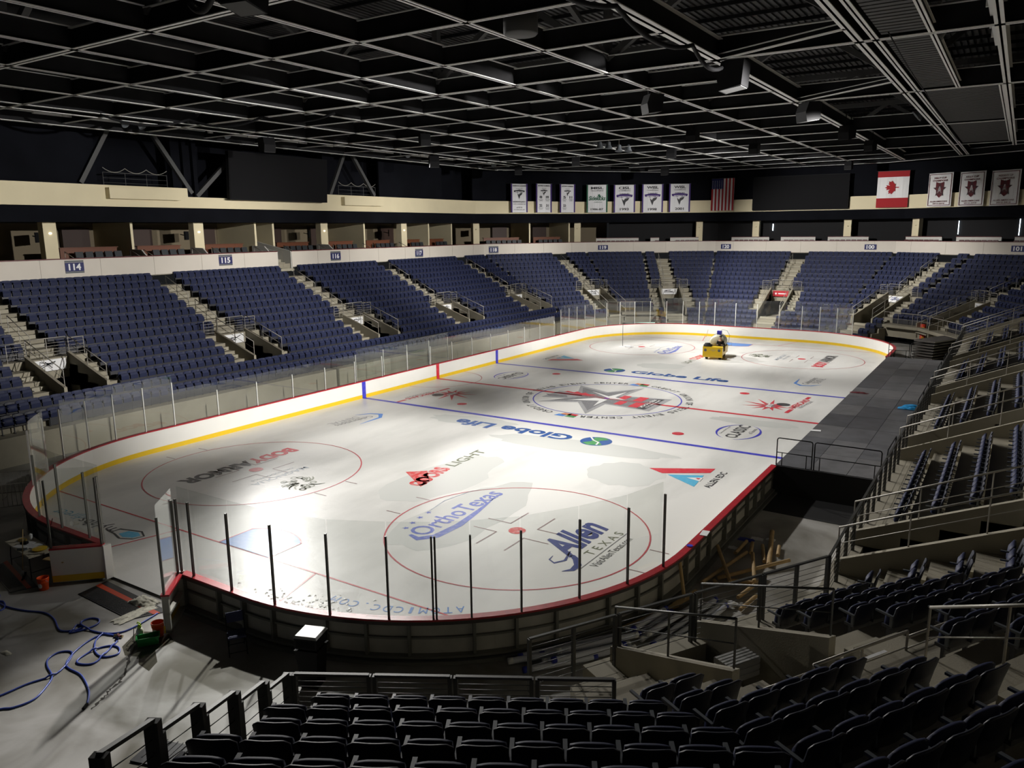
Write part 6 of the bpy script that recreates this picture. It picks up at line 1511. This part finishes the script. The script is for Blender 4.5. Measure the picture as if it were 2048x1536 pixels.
# far corner things
r = empty('padded_post', (13.95, 32.0, FZ), 0, 'tall red-orange padded post with lettering in the far right tunnel', 'post'); m = MB(); m.lathe((0, 0, 0), [(0, 0), (.2, 0), (.22, .05), (.22, 2.0), (0, 2.02)], 16); mk('post_red', (.62, .05, .02), .5); m.build('pad', 'post_red', r, True)
m = MB()
for k, ch in enumerate('ZONE'): put_text(m, ch, (-.09 + .02, -.235, 1.55 - k * .4), (1, 0, 0), (0, 0, 1), .16, .24, bold=.03)
m.build('lettering', 'yellow', r)
for k in range(8):
    r = empty('folded_riser', (15.9 + .02 * k, 26.4 - .05 * k, FZ + .02 + .22 * k), 1.1, 'dark folded seating riser in the stack beside the far tunnel', 'riser', 'stack of dark folded risers beside the far tunnel'); m = MB(); m.box((0, 0, .08), (5.4, 1.6, .12)); m.build('platform', 'post_dark', r); m = MB(); m.box((0, -.82, .1), (5.4, .05, .05)); m.build('edge_rail', 'frame', r)
m = MB(); m.bb((11.6, 36.5, -.05), (12.3, 36.9, 1.2)); tag(m.build('storage_bin', 'tube_blue'), 'dark blue bin inside the far right tunnel', 'bin')
m = MB(); m.bb((-15.6, 37.0, .0), (-12.2, 37.1, .75)); tag(m.build('lit_doorway', 'door_glow'), 'strip of greenish daylight under the door of the far left tunnel', 'doorway')
# thin pole standing in the ice, far left circle
r = empty('ice_pole', (-8.2, 20.0, 0), 0, 'thin dark pole standing on the ice in the far left circle', 'pole'); m = MB(); m.tube([(0, 0, 0), (0, 0, 2.1)], .02, 6); m.build('shaft', 'steel_mid', r); m = MB(); m.lathe((0, 0, 0), [(0, .06), (.12, .05), (.3, 0.0)], 12); m.build('base', 'white', r)
crumple('white_cloth', (-7.75, 20.1, .012), (.8, .5), 'white', 'white cloth heap at the foot of the thin pole', 'cloth', 22, .12)

# ================================================================== yellow tank cart with its driver
CR = empty('utility_cart', (.62, 18.15, 0), math.radians(9), 'yellow utility cart with a big cream tank driving on the ice', 'cart')   # local -y is forward
def prof_x(mb, pr, w):   # side profile (y,z) extruded over x
    n_ = len(pr); vs = [(-w / 2, y, z) for y, z in pr] + [(w / 2, y, z) for y, z in pr]
    mb.add(vs, [tuple(range(n_)), tuple(range(n_, 2 * n_))[::-1]] + [(i, n_ + i, n_ + (i + 1) % n_, (i + 1) % n_) for i in range(n_)])
m = MB(); prof_x(m, [(-1.05, .22), (-1.08, .30), (-1.02, .98), (-.92, 1.04), (-.75, 1.0), (-.62, .62), (-.60, .30)], 1.52); m.build('front_cowl', 'cart_yellow', CR)
m = MB(); m.bb((-.74, -.65, .28), (.74, 1.75, .52)); m.bb((-.76, .35, .50), (-.70, 1.75, .86)); m.bb((.70, .35, .50), (.76, 1.75, .86)); m.bb((-.76, 1.70, .5), (.76, 1.75, .86)); m.build('body', 'cart_yellow', CR)
m = MB(); m.bb((-.77, -1.08, .17), (.77, -.98, .27)); m.build('bumper', 'cart_yellow', CR)
m = MB(); m.bb((-.70, .0, .52), (.70, .40, .72)); m.bb((-.70, .36, .6), (.70, .46, 1.1)); m.build('bench_seat', 'tire', CR)
for x in (-.56, .46):
    for y in (-.78, 1.2):
        M4 = Matrix.Rotation(PI / 2, 4, 'Y'); m = MB(); m.lathe((x + (.0 if x < 0 else .0), y, .25), [(0, -.02), (.16, -.02), (.25, .0), (.25, .16), (.16, .18), (0, .18)], 20, M4=M4); m.build('wheel', 'tire', CR, True)
for x in (-.55, .5): m = MB(); m.lathe((x, -1.06, .72), [(.0, .02), (.10, .02), (.11, .0), (0, -.0)], 16, M4=Matrix.Rotation(PI / 2, 4, 'X')); m.build('head_lamp', 'arm', CR); 
m = MB(); m.bb((-.72, -1.0, .98), (-.1, -.55, 1.14)); m.lathe((-.45, -.72, 1.1), [(0, .16), (.2, .14), (.28, .0), (0, 0)], 14); m.build('black_bag', 'tire', CR, True)
m = MB(); m.bb((-.18, -1.045, .72), (.26, -1.035, .77)); m.bb((-.05, -1.05, .63), (.16, -1.04, .67)); m.build('lettering', 'wood', CR)
m = MB(); m.lathe((0, 0, 1.14), [(0, -.85), (.45, -.82), (.60, -.65), (.62, -.5), (.62, .5), (.60, .65), (.45, .82), (0, .85)], 28, M4=Matrix.Translation((.08, 1.05, 0)) @ Matrix.Rotation(PI / 2, 4, 'X')); m.build('tank', 'tank', CR, True)
m = MB(); m.tube([(.08 + .625 * math.cos(t), .65, 1.14 + .625 * math.sin(t)) for t in (2 * PI * k / 28 for k in range(28))], .014, 6, close=True); m.tube([(.08 + .625 * math.cos(t), 1.45, 1.14 + .625 * math.sin(t)) for t in (2 * PI * k / 28 for k in range(28))], .014, 6, close=True); m.build('tank_bands', 'arm', CR)
m = MB(); m.bb((.0, .75, 1.74), (.34, 1.1, 2.02)); m.build('pump', 'i_blue', CR)
m = MB(); m.tube([(.2, .9, 2.0), (.4, .9, 2.14), (.75, .95, 2.05), (.95, 1.0, 1.7), (.9, 1.1, 1.3), (.7, 1.2, .9)], .014, 6); m.build('pump_hose', 'arm', CR, True)
for s in (-1, 1): m = MB(); m.tube([(s * .75, 1.6, .75), (s * 1.05, 1.65, .8), (s * 1.05, 1.65, 1.05), (s * .75, 1.6, 1.05)], .018, 6); m.build('spray_boom', 'white', CR)
m = MB(); m.tube([(-1.0, 1.65, 1.4), (-.85, 1.6, 2.0)], .018, 6); m.build('wand', 'wood', CR)
m = MB(); m.tube([(.42 + .17 * math.cos(t), -.42 + .06 * math.sin(t), 1.02 + .16 * math.sin(t)) for t in (2 * PI * k / 18 for k in range(18))], .014, 6, close=True); m.tube([(.42, -.42, 1.02), (.42, -.62, .85)], .02, 6); m.build('steering_wheel', 'black', CR, True)
# driver: one skinned body, seated, hands on the wheel
def skin_body(name, verts, edges, radii, m_, parent=None, root=0, sub=1):
    me = bpy.data.meshes.new(name); me.from_pydata(verts, edges, []); o = bpy.data.objects.new(name, me); COL.objects.link(o)
    md = o.modifiers.new('s', 'SKIN'); md.use_smooth_shade = True
    for i, r_ in enumerate(radii): me.skin_vertices[0].data[i].radius = (r_, r_) if not isinstance(r_, tuple) else r_
    me.skin_vertices[0].data[root].use_root = True
    if sub: s = o.modifiers.new('u', 'SUBSURF'); s.levels = sub; s.render_levels = sub
    dg = bpy.context.evaluated_depsgraph_get(); me2 = bpy.data.meshes.new_from_object(o.evaluated_get(dg)); bpy.data.objects.remove(o)
    me2.name = name; me2.materials.clear(); me2.materials.append(M[m_]); me2.polygons.foreach_set('use_smooth', [True] * len(me2.polygons))
    o = bpy.data.objects.new(name, me2); COL.objects.link(o)
    if parent is not None: o.parent = parent; KIDS.setdefault(parent.name, []).append(o)
    return o
px, py = .40, .16
V = [(0, 0, .78), (0, -.02, .98), (0, -.02, 1.20), (0, -.03, 1.34), (0, -.04, 1.44), (0, -.05, 1.53), (0, -.055, 1.66),      # 0..6 spine, neck, head
     (-.10, -.02, .78), (-.14, -.42, .80), (-.14, -.50, .38), (-.14, -.64, .34), (.10, -.02, .78), (.14, -.42, .80), (.14, -.50, .38), (.14, -.64, .34),
     (-.20, -.03, 1.30), (-.26, -.10, 1.05), (-.16, -.40, 1.06), (.20, -.03, 1.30), (.26, -.10, 1.05), (.16, -.40, 1.06)]
E_ = [(0, 1), (1, 2), (2, 3), (3, 4), (4, 5), (5, 6), (0, 7), (7, 8), (8, 9), (9, 10), (0, 11), (11, 12), (12, 13), (13, 14), (3, 15), (15, 16), (16, 17), (3, 18), (18, 19), (19, 20)]
R_ = [(.16, .12), (.15, .12), (.18, .12), (.12, .09), (.06, .06), (.085, .10), (.075, .09), .10, .075, .05, .04, .10, .075, .05, .04, .07, .05, .035, .07, .05, .035]
PR = empty('person', (0, 0, 0), 0, 'person in a black jacket seated at the wheel of the yellow cart', 'person')
PR.location = (CR.location.x + px * math.cos(math.radians(9)) - py * math.sin(math.radians(9)), CR.location.y + px * math.sin(math.radians(9)) + py * math.cos(math.radians(9)), 0); PR.rotation_euler = (0, 0, math.radians(9))
skin_body('body', V, E_, R_, 'skin', PR)
# jacket and trousers over the same skeleton, slightly fuller
idx = [0, 1, 2, 3, 15, 16, 17, 18, 19, 20]; mp = {a: i for i, a in enumerate(idx)}
Vj = [V[i] for i in idx]; Vj[mp[17]] = (-.175, -.36, 1.06); Vj[mp[20]] = (.175, -.36, 1.06)
Ej = [(mp[a], mp[b]) for a, b in E_ if a in mp and b in mp]; Rj = [(.19, .15), (.18, .15), (.205, .15), (.14, .11), .09, .068, .05, .09, .068, .05]
skin_body('jacket', Vj, Ej, Rj, 'shirt', PR)
idx = [0, 7, 8, 9, 11, 12, 13]; mp = {a: i for i, a in enumerate(idx)}
skin_body('trousers', [V[i] for i in idx], [(mp[a], mp[b]) for a, b in E_ if a in mp and b in mp], [(.17, .14), .115, .09, .065, .115, .09, .065], 'ink', PR)
m = MB(); m.lathe((0, -.035, 1.66), [(.105, -.03), (.11, .02), (.09, .08), (.05, .115), (0, .12)], 16); m.build('hair', 'hair', PR, True)
for s in (-1, 1):
    m = MB(); m.lathe((s * .035, -.148, 1.625), [(0, -.012), (.012, 0), (0, .012)], 8); m.build('eye', 'white', PR, True)
    hx = s * .16; H0 = (hx, -.40, 1.06)      # hand: palm, four fingers curled round the rim, thumb
    m = MB(); m.box((hx, -.42, 1.07), (.075, .08, .035)); m.build('palm', 'skin', PR)
    for k in range(4): m = MB(); x = hx - .03 + k * .02; m.tube([(x, -.45, 1.08), (x, -.49, 1.075 + .004 * k), (x, -.50, 1.045), (x, -.475, 1.03)], [.010, .009, .009, .008], 6); m.build('finger', 'skin', PR, True)
    m = MB(); m.tube([(hx - s * .035, -.41, 1.065), (hx - s * .055, -.44, 1.06), (hx - s * .05, -.47, 1.045)], [.011, .010, .009], 6); m.build('thumb', 'skin', PR, True)
m = MB(); m.tube([(0, -.145, 1.615), (0, -.172, 1.585), (0, -.15, 1.58)], [.010, .014, .008], 6); m.build('nose', 'skin', PR, True)
m = MB(); m.box((0, -.142, 1.55), (.05, .01, .01)); m.build('mouth', 'maroon', PR)
